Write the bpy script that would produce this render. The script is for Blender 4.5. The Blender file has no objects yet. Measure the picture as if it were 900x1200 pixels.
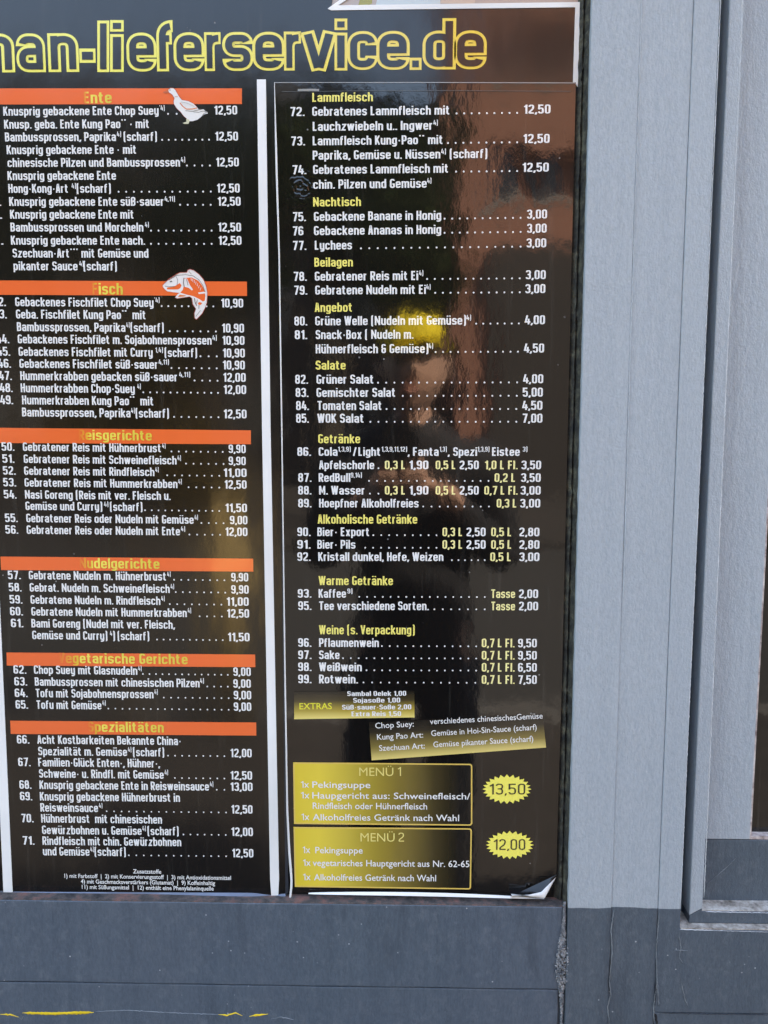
import bpy, bmesh, math, random
from mathutils import Vector, Matrix, noise as mnoise
random.seed(7)
C = bpy.context.scene
COL = C.collection
# ------------------------------------------------------------------ camera
F, CX, CY = 900.0, 450.0, 600.0                 # focal length and centre of the photograph (900 x 1200)
CAM = Vector((0.0, -0.89, 1.50))
_v = Vector((5.0, 8475.0, 900.0)).normalized()    # world down in picture axes (right, down, forward)
_h = Vector((42150.0, 70.7, -900.0)); _h = (_h - _v * _h.dot(_v)).normalized()   # world +X
_f = _h.cross(-_v).normalized()                  # candidate for world +Y
if _f.z < 0: _f = -_f
def cam_to_world(d):                              # picture-axes vector -> world
    return Vector((d.dot(_h), d.dot(_f), d.dot(-_v)))
def P(px, py, Y=0.0):
    "point of the plane y=Y that stands at this pixel of the photograph"
    r = cam_to_world(Vector((px - CX, py - CY, F)))
    return CAM + r * ((Y - CAM.y) / r.y)
cam = bpy.data.cameras.new('camera'); camo = bpy.data.objects.new('camera', cam); COL.objects.link(camo)
cam.sensor_fit = 'VERTICAL'; cam.sensor_height = 36.0; cam.lens = 27.0
cam.clip_start = 0.01; cam.clip_end = 800
rx, up, bk = cam_to_world(Vector((1,0,0))), cam_to_world(Vector((0,-1,0))), cam_to_world(Vector((0,0,-1)))
camo.matrix_world = Matrix(((rx.x, up.x, bk.x, CAM.x), (rx.y, up.y, bk.y, CAM.y), (rx.z, up.z, bk.z, CAM.z), (0,0,0,1)))
C.camera = camo
# ------------------------------------------------------------------ light
SUN_EL, SUN_AZ = math.radians(50), math.radians(38)     # sun stands behind the shop, to the right (azimuth measured from +X towards +Y)
W = bpy.data.worlds.new("World"); C.world = W; W.use_nodes = True
nt = W.node_tree; bg = nt.nodes['Background']
sky = nt.nodes.new('ShaderNodeTexSky'); sky.sky_type = 'NISHITA'; sky.sun_disc = False
sky.sun_elevation = SUN_EL; sky.sun_rotation = math.radians(90) - SUN_AZ
nt.links.new(sky.outputs[0], bg.inputs[0]); bg.inputs[1].default_value = 0.13
sl = bpy.data.lights.new('sun', 'SUN'); sl.energy = 4.5; sl.angle = math.radians(0.5); sl.color = (1, .95, .87)
so = bpy.data.objects.new('sun', sl); COL.objects.link(so)
sdir = Vector((math.cos(SUN_EL)*math.cos(SUN_AZ), math.cos(SUN_EL)*math.sin(SUN_AZ), math.sin(SUN_EL)))
so.rotation_euler = sdir.to_track_quat('Z', 'Y').to_euler(); so.location = (3, 3, 12)
C.view_settings.view_transform = 'Standard'; C.view_settings.look = 'None'
C.view_settings.exposure = 2.95; C.view_settings.gamma = 1
C.view_settings.use_white_balance = True; C.view_settings.white_balance_temperature = 7900; C.view_settings.white_balance_tint = 10
# ------------------------------------------------------------------ helpers
def tag(o, label=None, cat=None, group=None, kind=None):
    for k, v in (('label', label), ('category', cat), ('group', group), ('kind', kind)):
        if v: o[k] = v
    return o
def empty(name, loc, label=None, cat=None, group=None):
    o = bpy.data.objects.new(name, None); COL.objects.link(o); o.location = loc; o.empty_display_size = .05
    return tag(o, label, cat, group)
bpy.context.view_layer.update()
def link(name, me, parent=None, label=None):
    o = bpy.data.objects.new(name, me); COL.objects.link(o)
    if parent is not None:
        o.parent = parent
        w = Matrix.Translation(parent.location) if parent.type == 'EMPTY' else Matrix.Identity(4)
        o.matrix_parent_inverse = w.inverted()
    if label: o['label'] = label
    return o
def finish(name, bm, mats, parent=None, label=None, smooth=False):
    me = bpy.data.meshes.new(name); bm.to_mesh(me); bm.free()
    for m in (mats if isinstance(mats, (list, tuple)) else [mats]): me.materials.append(m)
    if smooth:
        for p in me.polygons: p.use_smooth = True
    return link(name, me, parent, label)
def prism(bm, quad, y0, y1, mi=0, bevel=0.0):
    "a board whose face outline is the list of (x, z), front at y0, back at y1"
    f = [bm.verts.new((x, y0, z)) for x, z in quad]; b = [bm.verts.new((x, y1, z)) for x, z in quad]
    n = len(quad); fs = [bm.faces.new(f), bm.faces.new(b[::-1])]
    for i in range(n): fs.append(bm.faces.new((f[i], b[i], b[(i+1) % n], f[(i+1) % n])))
    bmesh.ops.recalc_face_normals(bm, faces=fs)
    for q in fs: q.material_index = mi
    if bevel:
        ed = [e for e in bm.edges if e.verts[0] in f and e.verts[1] in f]
        bmesh.ops.bevel(bm, geom=ed, offset=bevel, segments=2, affect='EDGES', profile=.5)
    return fs
def box(bm, a, b, mi=0):
    x0, y0, z0 = a; x1, y1, z1 = b
    return prism(bm, [(x0, z0), (x1, z0), (x1, z1), (x0, z1)], y0, y1, mi)
def xz(px, py, Y):
    p = P(px, py, Y); return (p.x, p.z)
def X(px, py, Y): return P(px, py, Y).x
def Z(px, py, Y): return P(px, py, Y).z
# ------------------------------------------------------------------ materials
def new_mat(name):
    m = bpy.data.materials.new(name); m.use_nodes = True
    t = m.node_tree; return m, t, t.nodes['Principled BSDF']
def N(t, kind, **kw):
    n = t.nodes.new('ShaderNode' + kind)
    for k, v in kw.items():
        if isinstance(k, str) and k.startswith('i_'): n.inputs[k[2:].replace('_', ' ')].default_value = v
        else: setattr(n, k, v)
    return n
def ramp(t, fac, stops):
    r = t.nodes.new('ShaderNodeValToRGB'); e = r.color_ramp.elements
    while len(e) < len(stops): e.new(.5)
    for q, (p, c) in zip(e, stops): q.position = p; q.color = (*c, 1) if len(c) == 3 else c
    t.links.new(fac, r.inputs[0]); return r
def mixc(t, fac, a, b, mode='MIX'):
    n = t.nodes.new('ShaderNodeMix'); n.data_type = 'RGBA'; n.blend_type = mode
    for s, v in ((0, fac), (6, a), (7, b)):
        if hasattr(v, 'is_linked') or hasattr(v, 'links'): t.links.new(v, n.inputs[s])
        elif isinstance(v, (int, float)): n.inputs[s].default_value = v
        else: n.inputs[s].default_value = (*v, 1) if len(v) == 3 else v
    return n.outputs[2]
def noise_tex(t, scale, stretch=(1,1,1), detail=4, rough=.55, dist=0):
    tc = t.nodes.new('ShaderNodeNewGeometry'); mp = t.nodes.new('ShaderNodeMapping')
    mp.inputs['Scale'].default_value = stretch; t.links.new(tc.outputs['Position'], mp.inputs[0])
    n = t.nodes.new('ShaderNodeTexNoise'); n.inputs['Scale'].default_value = scale; n.inputs['Detail'].default_value = detail
    n.inputs['Roughness'].default_value = rough; n.inputs['Distortion'].default_value = dist
    t.links.new(mp.outputs[0], n.inputs['Vector']); return n.outputs[0]
def bumps(t, bs, layers):
    prev = None
    for h, s, d in layers:
        b = t.nodes.new('ShaderNodeBump'); b.inputs['Strength'].default_value = s; b.inputs['Distance'].default_value = d
        t.links.new(h, b.inputs['Height'])
        if prev: t.links.new(prev, b.inputs['Normal'])
        prev = b.outputs[0]
    t.links.new(prev, bs.inputs['Normal'])
def simple(name, col, rough=.6, var=.15, scale=20, metal=0.0, ior=1.45):
    m, t, b = new_mat(name)
    n = noise_tex(t, scale)
    r = ramp(t, n, [(.3, tuple(c*(1-var) for c in col)), (.7, tuple(min(1, c*(1+var)) for c in col))])
    t.links.new(r.outputs[0], b.inputs['Base Color']); b.inputs['Roughness'].default_value = rough
    b.inputs['Metallic'].default_value = metal; b.inputs['IOR'].default_value = ior
    return m
LIGHTP = (.330, .375, .418); DARKP = (.070, .092, .120)
ZP = Z(730, 1064.5, -.022)                    # height where the newer, paler coat ends
def paint(name, mode, grain=1.0, tint=(1,1,1)):
    m, t, b = new_mat(name)
    big = noise_tex(t, 3.0, (1, 1, .5)); fine = noise_tex(t, 420, (1, 1, .35), 3); streak = noise_tex(t, 60, (1.6, 1.6, .05), 5)
    lo = ramp(t, big, [(.3, (.320, .370, .415)), (.7, (.372, .420, .462))]).outputs[0]
    lo = mixc(t, .30, lo, ramp(t, streak, [(.3, (.27, .315, .36)), (.7, (.39, .435, .475))]).outputs[0])
    lo = mixc(t, .30, lo, ramp(t, fine, [(.35, (.26, .30, .335)), (.65, (.42, .46, .50))]).outputs[0])
    da = ramp(t, big, [(.3, (.066, .092, .108)), (.5, (.070, .092, .114)), (.72, (.086, .104, .124))]).outputs[0]
    da = mixc(t, .35, da, ramp(t, streak, [(.28, (.045, .062, .085)), (.5, (.078, .1, .13)), (.75, (.098, .125, .155))]).outputs[0])
    da = mixc(t, .25, da, ramp(t, fine, [(.35, (.05, .066, .088)), (.65, (.115, .14, .17))]).outputs[0])
    # dust caught on the old coat, tiny pale flecks and faint scratches
    dust = noise_tex(t, 75, (1, 1, .7), 8, .8); dm = ramp(t, dust, [(.52, (0,0,0)), (.74, (.28,.28,.28))]).outputs[0]
    da = mixc(t, dm, da, (.24, .26, .28))
    vo = N(t, 'TexVoronoi'); vo.inputs['Scale'].default_value = 75
    g = t.nodes.new('ShaderNodeNewGeometry'); t.links.new(g.outputs['Position'], vo.inputs['Vector'])
    fl = ramp(t, vo.outputs['Distance'], [(.055, (1,1,1)), (.085, (0,0,0))]).outputs[0]
    pick = ramp(t, noise_tex(t, 17, detail=2), [(.54, (0,0,0)), (.6, (1,1,1))]).outputs[0]
    flm = mixc(t, 1.0, fl, pick, 'MULTIPLY')
    da = mixc(t, flm, da, (.36, .38, .40)); 
    lo = mixc(t, mixc(t, 1.0, flm, (.35,.35,.35), 'MULTIPLY'), lo, (.55, .57, .6))
    run = ramp(t, noise_tex(t, 34, (1, 1, .16), 4, .6), [(.58, (0,0,0)), (.70, (.38,.38,.38))]).outputs[0]      # dark drips
    da = mixc(t, run, da, (.035, .045, .058))
    if mode == 'split':
        s = N(t, 'SeparateXYZ'); t.links.new(g.outputs['Position'], s.inputs[0])
        wob = N(t, 'MapRange'); t.links.new(noise_tex(t, 18, (1, 1, 0), 3), wob.inputs[0])
        wob.inputs['To Min'].default_value = -.003; wob.inputs['To Max'].default_value = .003
        add = N(t, 'Math', operation='ADD'); t.links.new(s.outputs['Z'], add.inputs[0]); t.links.new(wob.outputs[0], add.inputs[1])
        mr = N(t, 'MapRange'); t.links.new(add.outputs[0], mr.inputs[0])
        mr.inputs['From Min'].default_value = ZP - .0004; mr.inputs['From Max'].default_value = ZP + .0004
        col = mixc(t, mr.outputs[0], da, lo)
    else: col = lo if mode == 'light' else da
    if tint != (1,1,1): col = mixc(t, 1.0, col, tint, 'MULTIPLY')
    t.links.new(col, b.inputs['Base Color'])
    b.inputs['Roughness'].default_value = .48; b.inputs['Specular IOR Level'].default_value = .35
    bumps(t, b, [(noise_tex(t, 190, (1, 1, .35), 4, .6), .85*grain, .0012), (noise_tex(t, 520, (1, 1, .8), 2), .9*grain, .0006), (streak, .4*grain, .0010)])
    return m
M = {}
M['paint'] = paint('grey_shop_paint', 'split'); M['paint_light'] = paint('pale_grey_paint', 'light', 1.2)
M['paint_dark'] = paint('old_slate_paint', 'dark'); M['paint_blue'] = paint('slate_blue_paint', 'dark', .8, (1.06, 1.06, 1.10))
# printed plastic sheets, a thin wavy gloss film over ink (colour read from the print itself)
def film(name, small, large, ink=None, rough=.06, ior=1.62, back=None, stretch=(1,1,.45), blister=None):
    m, t, b = new_mat(name)
    if ink is None:
        a = N(t, 'VertexColor'); a.layer_name = 'ink'; col = a.outputs[0]
    else:
        n = noise_tex(t, 4); col = ramp(t, n, [(.3, tuple(c*.85 for c in ink)), (.7, tuple(c*1.15 for c in ink))]).outputs[0]
    if ink is not None and sum(ink) < .2:          # specks of dust and dried rain on the black print
        g = t.nodes.new('ShaderNodeNewGeometry'); vo = N(t, 'TexVoronoi'); vo.inputs['Scale'].default_value = 60
        t.links.new(g.outputs['Position'], vo.inputs['Vector'])
        fl = ramp(t, vo.outputs['Distance'], [(.04, (.8,.8,.8)), (.07, (0,0,0))]).outputs[0]
        pk = ramp(t, noise_tex(t, 23, detail=2), [(.56, (0,0,0)), (.62, (1,1,1))]).outputs[0]
        col = mixc(t, mixc(t, 1.0, fl, pk, 'MULTIPLY'), col, (.30, .29, .28))
        st = ramp(t, noise_tex(t, 45, (2.2, 2.2, .12), 6, .7), [(.58, (0,0,0)), (.75, (.10,.10,.10))]).outputs[0]
        col = mixc(t, st, col, (.20, .19, .17))
    if back is not None:
        g2 = t.nodes.new('ShaderNodeNewGeometry'); col = mixc(t, g2.outputs['Backfacing'], col, back)
    t.links.new(col, b.inputs['Base Color'])
    b.inputs['Roughness'].default_value = rough; b.inputs['IOR'].default_value = ior
    layers = [(noise_tex(t, 13, stretch, 2), large, .004), (noise_tex(t, 130, (1, 1, .6), 3), small, .0012)]
    if blister is not None:                        # a bubble under the film with rings round it
        g3 = t.nodes.new('ShaderNodeNewGeometry'); wob = noise_tex(t, 60, (1,1,1), 2)
        ds = N(t, 'VectorMath', operation='DISTANCE'); t.links.new(g3.outputs['Position'], ds.inputs[0]); ds.inputs[1].default_value = blister
        ml = N(t, 'Math', operation='MULTIPLY_ADD'); t.links.new(wob, ml.inputs[0]); ml.inputs[1].default_value = .030; t.links.new(ds.outputs['Value'], ml.inputs[2])
        sc_ = N(t, 'Math', operation='MULTIPLY'); t.links.new(ml.outputs[0], sc_.inputs[0]); sc_.inputs[1].default_value = 760
        sn = N(t, 'Math', operation='SINE'); t.links.new(sc_.outputs[0], sn.inputs[0])
        fd = N(t, 'MapRange'); t.links.new(ds.outputs['Value'], fd.inputs[0]); fd.inputs['From Min'].default_value = .004; fd.inputs['From Max'].default_value = .026; fd.inputs['To Min'].default_value = 1; fd.inputs['To Max'].default_value = 0
        mu = N(t, 'Math', operation='MULTIPLY'); t.links.new(sn.outputs[0], mu.inputs[0]); t.links.new(fd.outputs[0], mu.inputs[1])
        layers.append((mu.outputs[0], .14, .0010))
    bumps(t, b, layers)
    return m
BLACK = (.0065, .0056, .0052)
M['film_smooth'] = film('smooth_gloss_black_print', .035, .25, BLACK, .13)
M['film_wavy'] = film('wavy_gloss_black_print', .22, .35, BLACK, .05)
M['ink_smooth'] = film('smooth_coloured_print', .03, .25, None, .13)
M['ink_wavy'] = film('wavy_coloured_print', .05, .22, None, .12)
M['white_vinyl'] = film('white_vinyl', .03, .1, (.80, .80, .80), .3, 1.45)
M['glass_dark'] = film('window_glass', .02, .12, (.012, .011, .010), .02, 1.52)
# ------------------------------------------------------------------ stroke lettering (condensed, round cornered)
def glyphs(w=.17, Wd=.28, xh=.74):
    B = w/2; t = xh - B; T = 1 - B; D = -.22 + B; H = Wd; r = min(.16, Wd*.5)
    m = (t + B)/2 + .01; Mc = .52
    o = [((0,B),(H,B),(H,t),(0,t)), 'c']
    O = [((0,B),(H,B),(H,T),(0,T)), 'c']
    arch = ((0,t-.22),(0,t),(H,t),(H,0))
    dot = lambda x, y, s=None: [((x, y - (s or B)), (x, y + (s or B))), 'd']
    st = lambda x, a, b: [((x,a),(x,b)), '']
    g = {}
    def put(ch, width, *strokes): g[ch] = (width, [s if isinstance(s, list) else [s, ''] for s in strokes])
    put('a', H, ((0,t-.13),(0,t),(H,t),(H,0)), [((H,m+.02),(0,m+.02),(0,B),(H,B)), ''])
    put('b', H, st(0,0,1), o); put('d', H, st(H,0,1), o); put('o', H, o)
    put('c', H, ((H,t-.16),(H,t),(0,t),(0,B),(H,B),(H,B+.16)))
    put('e', H, ((H,m-B),(H,t),(0,t),(0,B),(H,B),(H,B+.13)), ((0,m),(H,m)))
    put('f', H*.55, ((.02,0),(.02,T),(.02+H*.62,T)), ((-.07,t),(H*.62,t)))
    put('g', H, o, ((H,xh),(H,D),(0,D),(0,D+.06))); put('h', H, st(0,0,1), arch)
    put('i', 0, st(0,0,xh), dot(0, T, B*.9)); put('j', 0, ((0,xh),(0,D),(-.12,D)), dot(0, T, B*.9))
    put('k', H, st(0,0,1), [((H+.01,xh),(.06,xh*.50)), 's'], [((.10,xh*.58),(H+.02,0)), 's'])
    put('l', 0, st(0,0,1))
    Hm = H*.93
    put('m', Hm*2, st(0,0,xh), ((0,t-.2),(0,t),(Hm,t),(Hm,0)), ((Hm,t-.2),(Hm,t),(2*Hm,t),(2*Hm,0)))
    put('n', H, st(0,0,xh), arch); put('p', H, st(0,D-B,xh), o); put('q', H, st(H,D-B,xh), o)
    put('r', H*.52, st(0,0,xh), ((0,t-.2),(0,t),(H*.62,t)))
    put('s', H, ((H,t-.12),(H,t),(0,t),(0,m),(H,m),(H,B),(0,B),(0,B+.12)))
    put('t', H*.7, ((.05,.93),(.05,B),(.05+H*.62,B)), ((-.07,t),(H*.72,t)))
    put('u', H, ((0,xh),(0,B),(H,B),(H,xh*.5)), st(H,0,xh))
    put('v', H, [((-.02,xh),(H/2,0)), 's'], [((H+.02,xh),(H/2,0)), 's'])
    put('w', H*1.7, *[[q, 's'] for q in (((-.01,xh),(H*.42,0)), ((H*.85,xh),(H*.42,0)), ((H*.85,xh),(H*1.28,0)), ((H*1.71,xh),(H*1.28,0)))])
    put('x', H, [((0,xh),(H,0)), 's'], [((H,xh),(0,0)), 's'])
    put('y', H, ((0,xh),(0,B),(H,B)), ((H,xh),(H,D),(0,D)))
    put('z', H, [((0,t),(H,t),(0,B),(H+.02,B)), 's'])
    put('ß', H, ((0,0),(0,T),(H,T),(H,.56),(.12,.52)), ((.1,.52),(H,.52),(H,B),(.1,B)))
    for a, s in (('ä','a'),('ö','o'),('ü','u')):
        g[a] = (H, g[s][1] + [dot(.03, T+.02, B*.7), dot(H-.03, T+.02, B*.7)])
    put('A', H, ((0,0),(0,T),(H,T),(H,0)), ((0,.36),(H,.36)))
    g['A'] = (H, [[((-.01,0),(H*.38,T),(H*.62,T),(H+.01,0)), 's'], [((.03,.28),(H-.03,.28)), '']])
    put('B', H, [((0,B),(0,T),(H-.02,T),(H-.02,Mc),(0,Mc)), ''], ((0,Mc),(H,Mc),(H,B),(0,B)), st(0,0,1))
    put('C', H, ((H,T-.2),(H,T),(0,T),(0,B),(H,B),(H,B+.2)))
    put('D', H, st(0,0,1), ((0,T),(H,T),(H,B),(0,B)))
    put('E', H*.85, st(0,0,1), ((0,T),(H*.95,T)), ((0,Mc),(H*.85,Mc)), ((0,B),(H*.95,B)))
    put('F', H*.85, st(0,0,1), ((0,T),(H*.95,T)), ((0,Mc-.03),(H*.85,Mc-.03)))
    put('G', H, ((H,T-.13),(H,T),(0,T),(0,B),(H,B),(H,B+.2)), ((H,B+.05),(H,.43)), ((H*.5,.43),(H+B,.43)))
    put('H', H, st(0,0,1), st(H,0,1), ((0,Mc),(H,Mc))); put('I', 0, st(0,0,1))
    put('J', H, ((H,1),(H,B),(0,B),(0,.25)))
    put('K', H, st(0,0,1), [((H+.01,1),(.05,.46)), 's'], [((.10,.56),(H+.02,0)), 's'])
    put('L', H*.8, st(0,0,1), ((0,B),(H*.9,B)))
    put('M', H*1.45, st(0,0,1), st(H*1.45,0,1), [((.02,1),(H*.725,.25),(H*1.43,1)), 's'])
    put('N', H*1.22, st(0,0,1), st(H*1.22,0,1), [((-.02,.97),(H*1.22+.02,.03)), 's']); put('O', H, O)
    put('P', H, st(0,0,1), ((0,T),(H,T),(H,.42),(0,.42)))
    put('R', H, st(0,0,1), ((0,T),(H,T),(H,.46),(0,.46)), [((H*.45,.46),(H+.02,0)), 's'])
    put('S', H, ((H,T-.17),(H,T),(0,T),(0,Mc),(H,Mc),(H,B),(0,B),(0,B+.17)))
    put('T', H, st(H/2,0,1), ((-.06,T),(H+.06,T)))
    put('U', H, ((0,1),(0,B),(H,B),(H,1)))
    put('V', H, [((-.02,1),(H/2,0)), 's'], [((H+.02,1),(H/2,0)), 's'])
    put('W', H*1.75, *[[q, 's'] for q in (((-.01,1),(H*.44,0)), ((H*.88,1),(H*.44,0)), ((H*.88,1),(H*1.32,0)), ((H*1.76,1),(H*1.32,0)))])
    put('X', H, [((0,1),(H,0)), 's'], [((H,1),(0,0)), 's'])
    put('Z', H, [((0,T),(H,T),(0,B),(H+.02,B)), 's'])
    put('0', H, O); put('1', H*.5, st(H*.5,0,1), [((H*.5,T-.02),(-.02,T-.18)), 's'])
    put('2', H, ((0,T-.17),(0,T),(H,T),(H,.55),(0,.2),(0,B)), ((-.03,B),(H+.05,B)))
    put('3', H, ((0,T-.15),(0,T),(H,T),(H,Mc),(.08,Mc)), ((.08,Mc),(H,Mc),(H,B),(0,B),(0,B+.15)))
    put('4', H, [((.12,1),(-.01,.27),(H+.1,.27)), 's'], st(H*.85,0,.62))
    put('5', H, ((0,.46),(0,.6),(H,.6),(H,B),(0,B),(0,B+.16)), [((0,.46),(0,T),(H+.03,T)), 's'])
    put('6', H, ((H,T-.16),(H,T),(0,T),(0,.3)), [((0,B),(H,B),(H,.54),(0,.54)), 'c'])
    put('7', H, [((-.04,T),(H,T),(H*.35,0)), 's'])
    put('8', H, [((.01,Mc),(H-.01,Mc),(H-.01,T),(.01,T)), 'c'], [((0,B),(H,B),(H,Mc),(0,Mc)), 'c'])
    put('9', H, ((0,B+.15),(0,B),(H,B),(H,.7)), [((0,.46),(H,.46),(H,T),(0,T)), 'c'])
    put('.', 0, dot(0, B*.95, B*.9)); put(',', 0, [((.01,B*2),(.01,B),(-.05,-.1)), 'd'])
    put(':', 0, dot(0, B, B), dot(0, t, B)); put('-', .12, [((0,.42),(.12,.42)), 'd'])
    put('(', .1, ((.1,1.02),(0,1.02),(0,-.08),(.1,-.08))); put(')', .1, ((0,1.02),(.1,1.02),(.1,-.08),(0,-.08)))
    put('/', .22, [((0,0),(.22,1)), 's']); put('*', .06, [((.03,.86),(.03,1.0)), 'd'], [((-.04,.93),(.10,.93)), 'd'])
    put("'", 0, [((0,.82),(0,1.02)), 'd']); put('|', 0, st(0,-.15,1.05))
    put('&', H, ((H+.05,.5),(0,.5),(0,B),(H-.02,B),(H-.02,.44)), ((0,.55),(0,T),(H-.02,T),(H-.02,T-.12)))
    return g, w, r
def fillet(pts, r, closed, seg):
    n = len(pts); out = []
    for i in range(n):
        p = Vector(pts[i])
        if not closed and i in (0, n-1): out.append(p); continue
        a, b = Vector(pts[i-1]), Vector(pts[(i+1) % n])
        da, db = a - p, b - p; la, lb = da.length, db.length
        if la < 1e-6 or lb < 1e-6: continue
        fa = .5 if (closed or i-1 > 0) else 1.0; fb = .5 if (closed or i+1 < n-1) else 1.0
        d = min(r, la*fa*.98, lb*fb*.98)
        s, e = p + da*(d/la), p + db*(d/lb)
        for k in range(seg+1):
            u = k/seg; out.append(s*(1-u)**2 + p*2*u*(1-u)*.98 + e*u*u + p*.04*u*(1-u))
    return out
def ribbon(pts, w, closed):
    n = len(pts); L = []; R = []
    for i in range(n):
        a = pts[i-1] if (closed or i > 0) else None; b = pts[(i+1) % n] if (closed or i < n-1) else None
        d1 = (pts[i]-a).normalized() if a is not None else None; d2 = (b-pts[i]).normalized() if b is not None else None
        if d1 is None: d1 = d2
        if d2 is None: d2 = d1
        n1 = Vector((-d1.y, d1.x)); n2 = Vector((-d2.y, d2.x)); m = (n1+n2)
        m = m.normalized() if m.length > 1e-5 else n1
        k = 1/max(.55, m.dot(n1)); L.append(pts[i]+m*(w/2*k)); R.append(pts[i]-m*(w/2*k))
    return L, R
FONT = glyphs(.148, .275)
FONT_S = glyphs(.135, .30)
FONT_T = glyphs(.105, .40, .70); FONT_T = (FONT_T[0], FONT_T[1], .2)
FONT_H = glyphs(.235, .335, .76); FONT_H = (FONT_H[0], FONT_H[1], .33)
class Print:
    "collects flat print (ribbons, polygons) with their ink colours in the plane y=Y"
    def __init__(s, Y): s.v = []; s.f = []; s.c = []; s.Y = Y; s.k = 0
    def poly(s, pts, col, lift=0.0):                 # pts: world (x, z)
        i = len(s.v); cs = col if isinstance(col, list) else [col]*len(pts)
        s.v += [(x, s.Y - lift, z) for x, z in pts]; s.c += cs; s.f.append(tuple(range(i, i+len(pts))))
    def ppoly(s, pts, col, lift=0.0):                # pts in photograph pixels
        s.poly([xz(x, y, s.Y) for x, y in pts], col, lift)
    def strip(s, L, R, closed, cf, lift):
        i = len(s.v); n = len(L)
        for a, b in zip(L, R):
            s.v.append((a[0], s.Y-lift, a[1])); s.v.append((b[0], s.Y-lift, b[1])); s.c += [cf(a), cf(b)]
        for k in range(n if closed else n-1):
            q = (k+1) % n; s.f.append((i+2*k, i+2*k+1, i+2*q+1, i+2*q))
    def line(s, pts, w, col, lift=0.0, closed=False, r=0):      # pts in pixels, w in pixels
        q = [Vector(xz(x, y, s.Y)) for x, y in pts]; w *= .00099
        if r: q = fillet(q, r*.00099, closed, 4)
        L, R = ribbon(q, w, closed); s.strip(L, R, closed, lambda p: col, lift)
    def frame(s, x0, y, x1, slope, h, Y=None):
        a = P(x0, y, s.Y); b = P(x1, y + slope*(x1-x0), s.Y); c = P(x0, y-h, s.Y)
        u = Vector((b.x-a.x, b.z-a.z)); return Vector((a.x, a.z)), u.length, u.normalized(), abs(c.z-a.z)
    def text(s, txt, x0, y, x1, h, col, slope=0.0, font=None, seg=3, wmul=1.0, lift=0.0, gap=None, raise_=0.0):
        "stroke lettering from x0 to x1 (pixels), baseline y at x0, capitals h pixels high"
        G, w, r = font or FONT; o, Lw, u, hh = s.frame(x0, y, x1, slope, h); up = Vector((-u.y, u.x))
        gap = .075 if gap is None else gap
        x = w/2; items = []
        for ch in txt:
            if ch == ' ': x += .24; continue
            if ch not in G: print('missing glyph', ch); continue
            wd, st = G[ch]; sh = 0
            items.append((x+sh, st)); x += wd + w + gap
        tot = max(.05, x - gap - w/2); sx = Lw/(tot*hh)
        cf = (lambda p: col) if not callable(col) else (lambda p: col((Vector(p)-o).dot(u)/Lw))
        for gx, st in items:
            for k, (pts, fl) in enumerate(st):
                closed = 'c' in fl; rad = 0 if ('s' in fl or 'd' in fl) else r
                q = [Vector(p) for p in pts]
                if rad: q = fillet(q, rad, closed, seg)
                if wmul < 1 and not closed:          # inner stroke of outlined letters stops short of the ends
                    for _ in (0, 1):
                        cut = w*(1-wmul)/2
                        while len(q) > 2 and (q[1]-q[0]).length < cut: cut -= (q[1]-q[0]).length; q.pop(0)
                        q[0] = q[0] + (q[1]-q[0]).normalized()*cut; q.reverse()
                A, Bq = ribbon(q, w*wmul, closed)
                tr = lambda p: o + u*((p.x+gx)*sx*hh) + up*((p.y+raise_)*hh)
                s.strip([tr(p) for p in A], [tr(p) for p in Bq], closed, cf, lift + .000018*((k + s.k) % 6))
            s.k += 1
    def dots(s, xa, xb, n, y, slope, x0, col, sz=2.0):
        for i in range(n):
            x = xa + (xb-xa)*i/max(1, n-1); yy = y + slope*(x-x0) - 1.1
            cpt = Vector(xz(x, yy, s.Y)); rr = sz*.5*.00099
            s.poly([(cpt.x+rr*math.cos(a*math.pi/4), cpt.y+rr*math.sin(a*math.pi/4)) for a in range(8)], col, .00012)
    def book(s, txt, x0, y, x1, h, col, slope=0.0, off=0.0, lift=0.0):
        "lettering in the built-in upright sans, fitted to x0..x1"
        cu = bpy.data.curves.new('lettering', 'FONT'); cu.body = txt; cu.resolution_u = 3; cu.offset = off; cu.fill_mode = 'FRONT'
        ob = bpy.data.objects.new('lettering', cu); COL.objects.link(ob); bpy.context.view_layer.update()
        me = bpy.data.meshes.new_from_object(ob.evaluated_get(bpy.context.evaluated_depsgraph_get()))
        xs = [v.co.x for v in me.vertices]; a, b = min(xs), max(xs)
        o, Lw, u, hh = s.frame(x0, y, x1, slope, h); up = Vector((-u.y, u.x)); k = Lw/(b-a); kz = hh/.73; i = len(s.v)
        for v in me.vertices:
            p = o + u*((v.co.x-a)*k) + up*(v.co.y*kz); s.v.append((p.x, s.Y-lift, p.y)); s.c.append(col if not callable(col) else col((v.co.x-a)/(b-a)))
        for f in me.polygons: s.f.append(tuple(i+j for j in f.vertices))
        bpy.data.objects.remove(ob); bpy.data.curves.remove(cu); bpy.data.meshes.remove(me)
    def build(s, name, mat, parent, label=None):
        me = bpy.data.meshes.new(name); me.from_pydata(s.v, [], s.f)
        at = me.color_attributes.new('ink', 'FLOAT_COLOR', 'POINT')
        for i, c in enumerate(s.c): at.data[i].color = (c[0], c[1], c[2], 1)
        me.materials.append(mat); me.update()
        for p in me.polygons: pass
        # all faces look towards the street
        bm = bmesh.new(); bm.from_mesh(me)
        for f in bm.faces:
            f.normal_update()
            if f.normal.y > 0: f.normal_flip()
        bm.to_mesh(me); bm.free()
        return link(name, me, parent, label)
WHITE = (.82, .82, .82); YEL = (.88, .78, .20); PALE = (.88, .80, .36); ORANGE = (.88, .150, .040)
def lerp(a, b, f): f = max(0, min(1, f)); return tuple(p+(q-p)*f for p, q in zip(a, b))
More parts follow.
